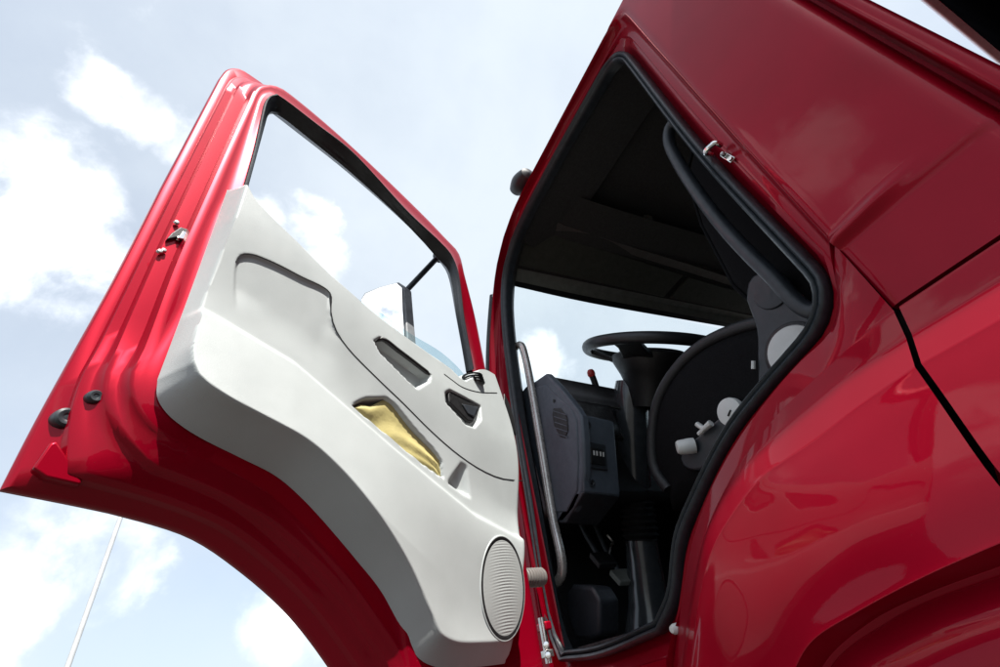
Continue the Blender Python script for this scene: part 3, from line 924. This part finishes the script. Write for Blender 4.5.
I_s = [sz([(243, 190), (254, 150), (262, 115)], .075),
       sz([(262, 115), (265, 104), (269, 98), (276, 96)], .075),
       sz([(276, 96), (285, 102), (315, 125), (350, 152), (407, 213), (436, 240)], .075),
       sz([(436, 240), (449, 254), (456, 270), (463, 320), (472, 370)], .075),
       sz([(472, 370)], .075) + [(.26, .6), (.24, .45), (.33, .13)],
       [(.33, .13), (.54, .13)],
       [(.54, .13)] + sz([(412, 628), (384, 582), (345, 528), (305, 483), (278, 460), (240, 443), (210, 424)], .09),
       sz([(210, 424), (184, 410), (174, 395), (174, 372), (202, 300), (234, 208), (243, 190)], .085)]
LO, LF, LI = multi(O_s, dc), multi(F_s, dc), multi(I_s, dc)
cum = np.cumsum([0] + dc)
nL = len(LO)
# weight of the section kinds round the loop: rear flange, frame (top/front/hinge), arch
def kind(i):
    k = int(np.searchsorted(cum, i, side='right') - 1)
    t = (i - cum[k]) / dc[k]
    rear = np.array([1, 0, 0.]); frm = np.array([0, 1, 0.]); ar = np.array([0, 0, 1.])
    if k == 0: return rear
    if k == 1: return rear * (1 - sstep(t)) + frm * sstep(t)
    if k in (2, 3, 4): return frm
    if k == 5: return frm * (1 - sstep(t)) + ar * sstep(t)
    if k == 6: return ar
    return ar * (1 - sstep(t * 2.2)) + rear * sstep(t * 2.2)
profR = [(0, 0), (.02, .006), (.05, .008), (.265, .0085), (.28, .012), (.295, .018), (.31, .0195), (.50, .020), (.515, .022), (.54, .034), (.555, .037), (.70, .038), (.885, .039), (.90, .042), (.925, .058), (.945, .064), (1, .065)]
profT = [(0, 0), (.05, .004), (.12, .006), (.30, .006), (.34, .010), (.40, .014), (.45, .018), (.52, .024), (.58, .030), (.64, .034), (.70, .040), (.76, .046), (.84, .052), (.90, .056), (.94, .059), (.97, .063), (1, .065)]
profA = [(0, 0), (.02, .007), (.05, .010), (.235, .020), (.25, .022), (.265, .034), (.285, .037), (.40, .042), (.52, .047), (.635, .052), (.65, .0535), (.665, .062), (.69, .064), (.84, .070), (.92, .074), (.97, .077), (1, .078)]
wts = [kind(i) for i in range(nL)]
rowsP = []
for k in range(len(profR)):
    row = []
    for i in range(nL):
        w_ = wts[i]
        f = w_[0] * profR[k][0] + w_[1] * profT[k][0] + w_[2] * profA[k][0]
        n_ = w_[0] * profR[k][1] + w_[1] * profT[k][1] + w_[2] * profA[k][1]
        p = LO[i] + (LF[i] - LO[i]) * f
        row.append(dl(p[0], n_, p[1]))
    rowsP.append(row)
for f, dn, da in ((.10, .0665, .079), (.25, .0665, .081), (.45, .066, .084), (.7, .069, .088), (.85, .073, .091), (1.0, .075, .094)):
    rowsP.append([dl(*(lambda p: (p[0], dn * (1 - wts[i][2]) + da * wts[i][2], p[1]))(LF[i] + (LI[i] - LF[i]) * f)) for i in range(nL)])
pan = MB().grid(rowsP, True).build('inner_pan', RED, door, sharp=50)
_pv = np.array([p for r in rowsP for p in r])
def pan_n(s_, z):
    return float(_pv[np.argmin((_pv[:, 1] + s_) ** 2 + (_pv[:, 2] - z) ** 2), 0])
def on_pan(p, lift=0.0):
    n_ = .02
    for _ in range(6):
        s_, z = D(p, n_); n_ = .5 * n_ + .5 * pan_n(s_, z)
    return dl(s_, n_ + lift, z)
# pressed gusset in the flange's lower corner
gq = [(33, 468), (50, 443), (57, 441), (62, 449), (82, 481), (80, 485), (45, 477)]
gn = max(on_pan(p)[0] for p in gq)
MB().prism([dl(D(p, gn)[0], gn - .016, D(p, gn)[1]) for p in gq], (.0168, 0, 0)).build('corner_gusset', RED, door, bevel=.004)
# outer skin with the window opening
G_s = [sz([(246, 190), (257, 150), (265, 121)], .03),
       sz([(265, 121), (267, 117), (271, 114), (278, 115)], .03),
       sz([(278, 115), (287, 121), (307, 137), (350, 172), (399, 217), (424, 243)], .03),
       sz([(424, 243), (438, 259), (448, 270), (457, 320), (466, 372)], .03)]
LG = []
for s_, c in zip(G_s, dc[:4]):
    LG += spline(s_, c + 1)[:-1]
LG.append(np.array(G_s[-1][-1]))
HOLE = [LG[i] + (LO[i] - LG[i]) * .42 for i in range(cum[4] + 1)]
win_i = list(range(0, cum[4] + 1))
rowsO = [[dl(p[0], 0, p[1]) for p in LO], [dl(p[0], -.006, p[1]) for p in LO], [dl(*(lambda q: (q[0], -.012, q[1]))(LO[i] + (LF[i] - LO[i]) * .15)) for i in range(nL)],
         [dl(HOLE[i][0], -.014, HOLE[i][1]) if i <= cum[4] else dl(LI[i][0], -.014, LI[i][1]) for i in range(nL)]]
mb = MB().grid(rowsO, True)
belt_low = [(q[0], q[1] - .10) for q in spline(sz([(243, 193), (290, 262), (330, 300), (380, 341), (440, 384), (470, 374)], -.014), 24)]
mb.poly([dl(HOLE[-1][0], -.014, HOLE[-1][1])] + [dl(LI[i][0], -.014, LI[i][1]) for i in range(cum[4] + 1, nL)] + [dl(HOLE[0][0], -.014, HOLE[0][1])] + [dl(q[0], -.014, q[1]) for q in belt_low[1:-1]])
mb.build('outer_skin', RED, door, sharp=40)
# window channel rubber
LW = [LI[i] for i in win_i]
nw = len(LW)
def wr(f, n_):
    return [dl(*(lambda p: (p[0], n_, p[1]))(LW[i] + (LG[i] - LW[i]) * f)) for i in range(nw)]
MB().grid([wr(-.12, .0755), wr(-.06, .082), wr(.06, .082), wr(.12, .074), wr(.30, .070), wr(.34, .062), wr(.62, .056), wr(.66, .046), wr(.96, .042), wr(1.0, .036), wr(1.0, .030), [dl(*(lambda p: (p[0], .008, p[1]))(LG[i] * .5 + HOLE[i] * .5)) for i in range(nw)], [dl(p[0], -.0135, p[1]) for p in HOLE]]).build('window_seal', RUB, door, sharp=50)
# lowered pane
gp = sz([(318, 282), (345, 292), (365, 304), (388, 318), (410, 334), (440, 352), (458, 368), (466, 378)], .032)
gp = [tuple(q) for q in spline(gp, 20)]
pane = [(s_, z) for s_, z in gp] + [(gp[-1][0], gp[-1][1] - .25), (gp[0][0], gp[0][1] - .25)]
MB().prism([dl(s_, .030, z) for s_, z in pane], (.004, 0, 0)).build('window_pane', WIN, door)

# ---- trim panel: height field over a four-sided patch
rear_e = [D(p, .085) for p in [(157, 380), (187, 300), (218, 215)]]
bot_px = [(157, 380), (157, 398), (166, 413), (181, 426), (200, 438), (240, 458), (275, 476), (300, 497), (340, 541), (380, 592), (404, 634), (418, 658)]
bot_e = [D(p, .085) for p in bot_px]
bot_e += [(.50, .055), (.40, .05), (.31, .05)]
front_e = [(.31, .05), (.27, .10)] + [D(p, .115) for p in [(525, 560), (524, 500), (520, 470), (512, 430), (503, 395), (497, 376)]]
front_e = [(.315, .05), (.285, .10), (.24, .22), (.20, .38), (.185, .48), (.19, .60), (.215, .70), (.235, .765)]
top_px = [(227, 190), (236, 190), (243, 200), (250, 212), (290, 252), (330, 290), (380, 331), (440, 373), (452, 383), (458, 381), (463, 374), (475, 371), (497, 373)]
top_e = [D(p, .11) for p in top_px]
top_e[-1] = front_e[-1]; top_e[0] = D((227, 190), .085)
rear_e[0] = bot_e[0]; bot_e[-1] = front_e[0]
rear_e = rear_e + [top_e[0]]
NU, NV = 230, 170
_u = np.linspace(0, 1, NU); _u = (_u - .10 * np.sin(2 * np.pi * _u) / np.pi) * 1999
Bc = np.array(spline(bot_e, 2000)); Tc = np.array(spline(top_e, 2000))
Bc = np.stack([np.interp(_u, np.arange(2000), Bc[:, k]) for k in (0, 1)], 1); Tc = np.stack([np.interp(_u, np.arange(2000), Tc[:, k]) for k in (0, 1)], 1); Rc = np.array(spline(rear_e, 400)); Fc = np.array(spline(front_e, 400))
vv = np.linspace(0, 1, NV); vv = vv - .11 * np.sin(2 * np.pi * vv) / (2 * np.pi) * 2.0
idx = np.clip(vv, 0, 1) * 399
Rv = np.stack([np.interp(idx, np.arange(400), Rc[:, k]) for k in (0, 1)], 1)
Fv = np.stack([np.interp(idx, np.arange(400), Fc[:, k]) for k in (0, 1)], 1)
uu = np.linspace(0, 1, NU); uu = uu - .10 * np.sin(2 * np.pi * uu) / np.pi
PT = np.zeros((NV, NU, 2))
for a, v in enumerate(np.clip(vv, 0, 1)):
    for b, u in enumerate(uu):
        PT[a, b] = (1 - v) * Bc[b] + v * Tc[b] + (1 - u) * Rv[a] + u * Fv[a] - ((1 - u) * (1 - v) * Bc[0] + u * (1 - v) * Bc[-1] + (1 - u) * v * Tc[0] + u * v * Tc[-1])
crease = sorted([D(p, .15) for p in [(186, 296), (230, 320), (300, 362), (350, 405), (400, 449), (442, 484), (480, 515), (522, 537)]])
cr_s = [c_[0] for c_ in crease]; cr_z = [c_[1] for c_ in crease]
bound_b = spline(bot_e, 160); bound_o = spline(rear_e, 40) + spline(top_e, 120) ; bound_f = spline(front_e, 60)
pocket_px = [(352, 406), (357, 402), (366, 398), (386, 397), (395, 403), (415, 428), (434, 449), (442, 460), (444, 479), (420, 462), (390, 437)]
pull_px = [(374, 341), (381, 337), (400, 350), (431, 374), (430, 381), (417, 389), (405, 378), (380, 353)]
rel_px = [(445, 392), (450, 389), (481, 406), (482, 420), (475, 428), (466, 425), (446, 403)]
slot_px = [(446, 483), (450, 476), (461, 461), (468, 465), (472, 500), (462, 495)]
pad_px = [(235, 316), (234, 290), (236, 262), (240, 255), (250, 254), (268, 260), (300, 276), (330, 293), (331, 310), (334, 326), (345, 345)]
seam_px = [(330, 293), (331, 312), (335, 328), (347, 347), (380, 381), (402, 402), (430, 430), (455, 452), (478, 468), (500, 478), (523, 481)]
def trim_base(P):
    P = np.asarray(P, float)
    zc = np.interp(P[:, 0], cr_s, cr_z)
    t = P[:, 1] - zc
    rear_w = sstep((P[:, 0] - .45) / .35)
    n_ = .140 - .013 * sstep((t + .002) / .018)
    n_ += .026 * sstep((t - .01) / .26)
    n_ += .024 * rear_w * np.clip(-t / .16, 0, 1)
    n_ = n_ - .012 * sstep((.45 - P[:, 0]) / .25) * sstep((t + .02) / .1)        # upper front narrows
    n_ -= .028 * sstep((.75 - P[:, 0]) / .35) * sstep((-t - .01) / .22)
    db = polydist(P, bound_b, False); do = polydist(P, bound_o, False); df = polydist(P, bound_f, False)
    edge = np.minimum(1, (1 - (1 - np.clip(df / .03, 0, 1)) ** 2) ** .5)
    k = np.clip(np.minimum(db, do) / (.013 + .024 * sstep((.48 - P[:, 1]) / .11)), 0, 1)
    k2 = np.minimum(1.0, k * 1.0)
    kk = np.where(k2 < .85, k2, .85 + .15 * (1 - (1 - np.clip((k2 - .85) / .15, 0, 1)) ** 2))
    base = .086
    n_ = base + (n_ - base) * np.minimum(edge, kk)
    return n_
def on_base(p):
    n_ = .14
    for _ in range(14):
        q = D(p, n_)
        n_ = .5 * n_ + .5 * float(trim_base([q])[0])
    return D(p, n_)
pocket = [on_base(p) for p in pocket_px]; pull = [on_base(p) for p in pull_px]; rel = [on_base(p) for p in rel_px]; slot = [on_base(p) for p in slot_px]
pad = [on_base(p) for p in [tuple(v) for v in spline(pad_px, 40)]] + [on_base(p) for p in [(345, 420), (240, 360)]]
def trim_n(P):
    P = np.asarray(P, float)
    n_ = trim_base(P)
    t = P[:, 1] - np.interp(P[:, 0], cr_s, cr_z)
    for poly, dep, rad in ((pocket, .034, .006), (pull, .028, .006), (rel, .013, .006), (slot, .02, .02)):
        q = np.asarray(poly); near = (P[:, 0] > q[:, 0].min() - .02) & (P[:, 0] < q[:, 0].max() + .02) & (P[:, 1] > q[:, 1].min() - .02) & (P[:, 1] < q[:, 1].max() + .02)
        if not near.any():
            continue
        pp = P[near]
        dd = polydist(pp, q); ins = inside(pp, q)
        n_[near] -= dep * np.where(ins, sstep(dd / rad), 0)
    ins = inside(P, pad)
    if ins.any():
        dd = polydist(P[ins], np.asarray(pad)[:40], False); d2_ = polydist(P[ins], np.vstack([np.asarray(pad)[39:], np.asarray(pad)[:1]]), False)
        n_[ins] -= .0045 * sstep(dd / .004) * sstep((t[ins] - .02) / .08) * sstep(d2_ / .06)
    return n_
nn = trim_n(PT.reshape(-1, 2)).reshape(NV, NU)
rowsT = [[dl(PT[a, b, 0], nn[a, b], PT[a, b, 1]) for b in range(NU)] for a in range(NV)]
MB().grid(rowsT).build('trim_panel', TRIM, door, sharp=70)
def on_trim(p, lift=0.0):
    n_ = .13
    for _ in range(12):
        s_, z = D(p, n_)
        n_ = .5 * n_ + .5 * float(trim_n([(s_, z)])[0])
    s_, z = D(p, n_)
    return dl(s_, n_ + lift, z)
# dark joint lines between trim pieces
for pxs in (pad_px[2:9], seam_px, [(444, 374), (452, 380), (462, 387), (478, 392), (497, 393)]):
    path = [on_trim(q, .0) for q in [tuple(v) for v in spline(pxs, 30)]]
    MB().tube(path, .0013, 6).build('trim_joint', BLK, door)
# belt weather strip along the window sill
path = [dl(s_, .100, z) for s_, z in [tuple(v) for v in spline(sz([(352, 312), (365, 319), (400, 346), (440, 374)], .10), 20)]]
MB().tube(path, .006, 8).build('belt_strip', TRIM2, door)
# pull recess: black strip standing in for shade under the upper lip
path = [on_trim(tuple(v), -.002) for v in spline([(376, 341), (382, 338.5), (400, 351), (430, 374)], 20)]
MB().tube(path, [.002] + [.0055] * 18 + [.003], 8).build('pull_shade_strip', BLK, door)
# release lever
nr = float(trim_n([np.mean(np.array(rel), 0)])[0])
rl = sz([(448, 393), (451, 391), (465, 398), (479, 406), (477, 413), (473, 422), (468, 421), (458, 411), (449, 402)], nr + .008)
MB().prism([dl(s_, nr - .004, z) for s_, z in rl], (.013, 0, 0)).build('release_lever', BLK, door, bevel=.003)
rl = sz([(462, 404), (478, 407), (474, 417), (468, 414)], nr + .011)
MB().prism([dl(s_, nr + .0085, z) for s_, z in rl], (.004, 0, 0)).build('lever_blade', DASHD, door, bevel=.002)
# speaker
spc = D((506, 585), .135)
nsp = float(trim_n([spc])[0])
gs = float((trim_n([(spc[0] + .05, spc[1])]) - trim_n([(spc[0] - .03, spc[1])]))[0]) / .08
gz = float((trim_n([(spc[0], spc[1] + .08)]) - trim_n([(spc[0], spc[1] - .06)]))[0]) / .14
def oval(prof, name, mat):
    rows = []
    for r, h in prof:
        q = [(spc[0] + .068 * r * math.cos(a), spc[1] + .092 * r * math.sin(a)) for a in np.linspace(0, 2 * math.pi, 161)[:-1]]
        rows.append([dl(u[0], (.00032 * math.sin(2 * math.pi * (u[1] + 1.6 * (u[0] - spc[0] + .03) ** 2) / .0056) if name == 'speaker_grille' and r < .93 else 0) + nsp + gs * (u[0] - spc[0]) + gz * (u[1] - spc[1]) + h, u[1]) for u in q])
    return MB().grid(rows, True).build(name, mat, door, sharp=60)
oval([(1.08, -.006), (1.075, .0012), (1.06, .0022), (1.04, .002), (1.03, -.006)], 'speaker_ring', TRIM)
oval([(1.035, .0022), (.96, .0022), (.9, -.004)], 'speaker_shadow_ring', BLK)  # black ring stands in for the shadow round the grille
prf = []
for k in range(0, 97):
    r = .96 * (1 - k / 96)
    prf.append((r, -.001 + .0045 * (1 - r * r)))
prf = [(.97, -.004)] + [(r, h + .003) for r, h in prf]
oval(prf, 'speaker_grille', TRIM2)
# bellows and cap at the front upper corner
bc = D((474, 380), .138)
for k in range(4):
    z = bc[1] - .012 + k * .007
    MB().lathe([(.018, -.003), (.023, 0), (.018, .003)], dl(bc[0] + .002 * k, .138, z), (0, 0, 1), 24, 1.3).build('corner_gaiter', RUB, door)
# demister outlet on the trim's front end
path = [D(p, .10) for p in [(503, 394), (508, 404), (513, 420), (515, 436), (508, 428), (503, 412)]]
MB().prism([dl(s_, .094, z) for s_, z in path], (.012, 0, 0)).build('demist_outlet', BLK, door, bevel=.002)
# latch, screws, buffers on the rear flange
lp = sz([(166, 240), (171, 234), (180, 228), (194, 232), (190, 240), (182, 242), (176, 238)], .042)
lt = empty  # (sub-parts are built straight under the door)
MB().prism([dl(s_, .036, z) for s_, z in lp], (.0095, 0, 0)).build('latch_mouth', BLK, door, bevel=.0015)
q = sz([(178, 238), (183, 231), (190, 233), (188, 240)], .048)
MB().prism([dl(s_, .0445, z) for s_, z in q], (.004, 0, 0)).build('latch_claw', CHROME, door, bevel=.001)
for px in ((179, 238), (160, 251), (164, 250), (177, 222)):
    c_ = D(px, .044)
    MB().lathe([(0, .005), (.0035, .0045), (.005, .0)], dl(c_[0], .041, c_[1]), (1, 0, 0), 12).build('screw', STEEL, door)
for px, n_, r in (((66, 418), .0195, .0135), ((95, 397), .039, .0095)):
    n_ = on_pan(px)[0] + .002; c_ = D(px, n_)
    MB().lathe([(0, .004), (r * .3, .004), (r * .4, .005), (r * .75, .0055), (r, .003), (r * 1.08, -.002), (r * 1.1, -.012)], dl(c_[0], n_, c_[1]), (1, .1, -.05), 24).build('rubber_buffer', RUBB, door)
# mirror on the door's outer side
ms = .40
mp = [DSP(p, ms) for p in [(361, 312), (362, 300), (366, 294), (380, 288), (397, 283.5), (402, 288), (403, 310), (405, 345), (405, 372), (364, 345)]]
MB().prism([dl(ms, n_, z) for n_, z in mp], (0, -.002, 0)).build('mirror_glass', MIRR, door)
mh = [DSP(p, ms - .004) for p in [(360, 314), (361, 299), (365, 292.5), (380, 286.5), (398, 282), (404, 287), (405.5, 310), (408, 345), (408, 376), (362, 349)]]
MB().prism([dl(ms - .003, n_, z) for n_, z in mh], (0, .04, 0)).build('mirror_housing', GREYM, door, bevel=.006)
a = DSP((407, 290), ms - .05); b = D((440, 255), -.01)
MB().tube([dl(ms - .05, a[0] + .0, a[1]), dl(b[0], -.012, b[1])], .011, 10).build('mirror_arm', RUBB, door)
b2 = (b[0], b[1])
MB().lathe([(0, -.03), (.02, -.028), (.026, -.02), (.028, .01)], dl(b2[0] - .01, -.012, b2[1] + .01), (1, 0, 0), 16).build('mirror_mount', RUBB, door)
# hinge hardware between door and pillar
hg = empty('door_hinge', L, truck)
hc = np.array(C((545, 640), -.02))
MB().box(hc + (.01, .01, .03), (.02, .05, .02)).build('leaf', RED, hg, bevel=.004)
MB().box(hc + (.0, .0, -.03), (.022, .03, .016)).build('bracket', STEEL, hg, bevel=.002)
MB().tube([hc + (0, 0, -.05), hc + (0, 0, .05)], .009, 12).build('pin', STEEL, hg)
for dz in (-.034, -.012):
    MB().lathe([(0, .008), (.007, .007), (.008, 0)], hc + np.array([-.011, -.02, dz]), (-.4, -1, 0), 10).build('bolt', CHROME, hg)
# door check with its ribbed boot
p0 = np.array(C((524, 578), -.055)); p1 = np.array(C((543, 577), .01))
path = [p0 + (p1 - p0) * t for t in np.linspace(0, 1, 49)]
part(MB().tube(path, [.021 + .004 * math.sin(k / 48 * 2 * math.pi * 7) for k in range(49)], 20), 'check_boot', simple('grey_rubber_boot', (.16, .15, .14), .6))
# red hinge pillar face behind the boot
part(MB().grid([[(.0, .03, z), (.03, .06, z), (.05, .02, z)] for z in np.linspace(-.05, .8, 8)]), 'hinge_pillar', RED)

# ------------------------------------------------------------------ rest of the lorry: box behind, chassis, wheels
box = empty('cargo_box', L, truck)
by = -1.52
tl = Y((930, 0), by); tr_ = Y((1000, 60), by)
zt = .5 * (tl[2] + tr_[2])
MB().box((1.16, by - 3.0, zt / 2 - .1), (2.34, 5.98, zt + .2 - .06)).build('wall', WALLB, box, bevel=.01)
MB().box((1.16, by - 3.0, zt - .012), (2.36, 6.03, .034)).build('top_rail', ALU, box, bevel=.006)
for x in (.012, 2.31):
    MB().box((x, by - .01, zt / 2 - .13), (.05, .05, zt + .1)).build('corner_post', ALU, box, bevel=.006)
part(MB().box((.8, -3.2, -.42), (.10, 8.0, .24)), 'chassis_rail', BLK)
part(MB().box((1.5, -3.2, -.42), (.10, 8.0, .24)), 'chassis_rail', BLK)
part(MB().box((1.15, -.1, -.45), (2.0, 1.0, .3)), 'cab_subframe', BLK, bevel=.03)
part(MB().grid([[(.0, y, z) for y in (.12, -.43)] for z in (-.04, -.40)]), 'sill_panel', RED, solid=.004)
part(MB().box((.20, -.12, -.32), (.30, .62, .46)), 'step_box', BLK, bevel=.03)
part(MB().box((1.15, .40, -.62), (2.3, .30, .5)), 'bumper', RED, bevel=.05)
def wheelset(x, y, sgn):
    wh = empty('wheel', L, truck)
    c_ = (x, y, .5 - H)
    MB().lathe([(.30, -.13), (.44, -.14), (.49, -.12), (.5, -.06), (.5, .06), (.49, .12), (.44, .14), (.30, .13)], c_, (1, 0, 0), 48).build('tyre', TYRE, wh)
    MB().lathe([(.30, -.13), (.29, -.10), (.27, -.02), (.16, -.02), (.15, -.06), (.10, -.07), (0, -.07)], c_, (sgn, 0, 0), 40).build('rim', STEEL, wh)
    for k in range(10):
        a_ = k * math.pi / 5
        MB().lathe([(0, -.045), (.012, -.04), (.014, -.015)], (c_[0], c_[1] + .22 * math.cos(a_), c_[2] + .22 * math.sin(a_)), (sgn, 0, 0), 8).build('wheel_nut', STEEL, wh)
for y in (-1.36, -5.6):
    wheelset(.20, y, 1); wheelset(2.10, y, -1)
part(MB().tube([(.2, -1.36, .5 - H), (2.1, -1.36, .5 - H)], .06, 12), 'axle', BLK)
part(MB().tube([(.2, -5.6, .5 - H), (2.1, -5.6, .5 - H)], .06, 12), 'axle', BLK)

# ------------------------------------------------------------------ things of their own
# yellow folder tucked into the door pocket
np_ = .122
fp = sz([(354, 408), (362, 404), (370, 406), (386, 400), (394, 407), (412, 430), (432, 452), (440, 462), (443, 480), (420, 463), (390, 438)], np_)
def fold_n(p):
    return float(trim_base([p])[0]) - .012
root = empty('folder', (0, 0, 0))
c0 = np.mean(np.array(fp), 0)
def dw(s_, n_, z):                 # door coordinates -> world
    return (DN[0] * n_ + DS[0] * s_, DN[1] * n_ + DS[1] * s_, z + H)
gr = []
A_ = spline(fp[:9], 30); B_ = spline([fp[0], fp[10], fp[9], fp[8]], 30)
for v in np.linspace(0, 1, 14):
    gr.append([dw(*(lambda p, u: (p[0], fold_n(p) + .002 * math.sin(9 * u + 3 * v) + .004 * math.sin(math.pi * v) + .0015 * math.sin(23 * u * v), p[1] - .0))(A_[j] * (1 - v) + B_[j] * v, j / 29)) for j in range(30)])
base_w = np.array(gr[-1][0])
root.location = tuple(base_w)
MB().grid([[tuple(np.array(p) - base_w) for p in r] for r in gr]).build('cover', YEL, root, solid=.002)
root['label'] = 'yellow vinyl folder tucked into the door pocket'
root['category'] = 'folder'

# street lamp pole beyond the door
d = ray((70, 660)); hd = d[:2] / np.linalg.norm(d[:2])
dist = 13.0
base = CAM[:2] + hd * dist
lamp = empty('street_lamp', (base[0], base[1], 0))
lamp['label'] = 'slim grey steel street lamp pole standing behind the open door'
lamp['category'] = 'street lamp'
d2 = ray((190, 310)); hz = dist * d2[2] / np.linalg.norm(d2[:2]) + H
MB().tube([(0, 0, 0), (0, 0, hz * .5), (0, 0, hz)], [.052, .045, .04], 14).build('pole', GALV, lamp)
MB().lathe([(.20, 0), (.20, .02), (.12, .03), (.11, .5)], (0, 0, 0), (0, 0, 1), 16).build('base_plate', GALV, lamp)
MB().tube(spline([(0, 0, hz - .02), (.1, .12, hz + .12), (.45, .5, hz + .15)], 12), .035, 10).build('arm', GALV, lamp)
MB().box((.60, .66, hz + .15), (.5, .22, .08), Matrix.Rotation(math.radians(48), 3, 'Z')).build('lantern', GALV, lamp, bevel=.02)
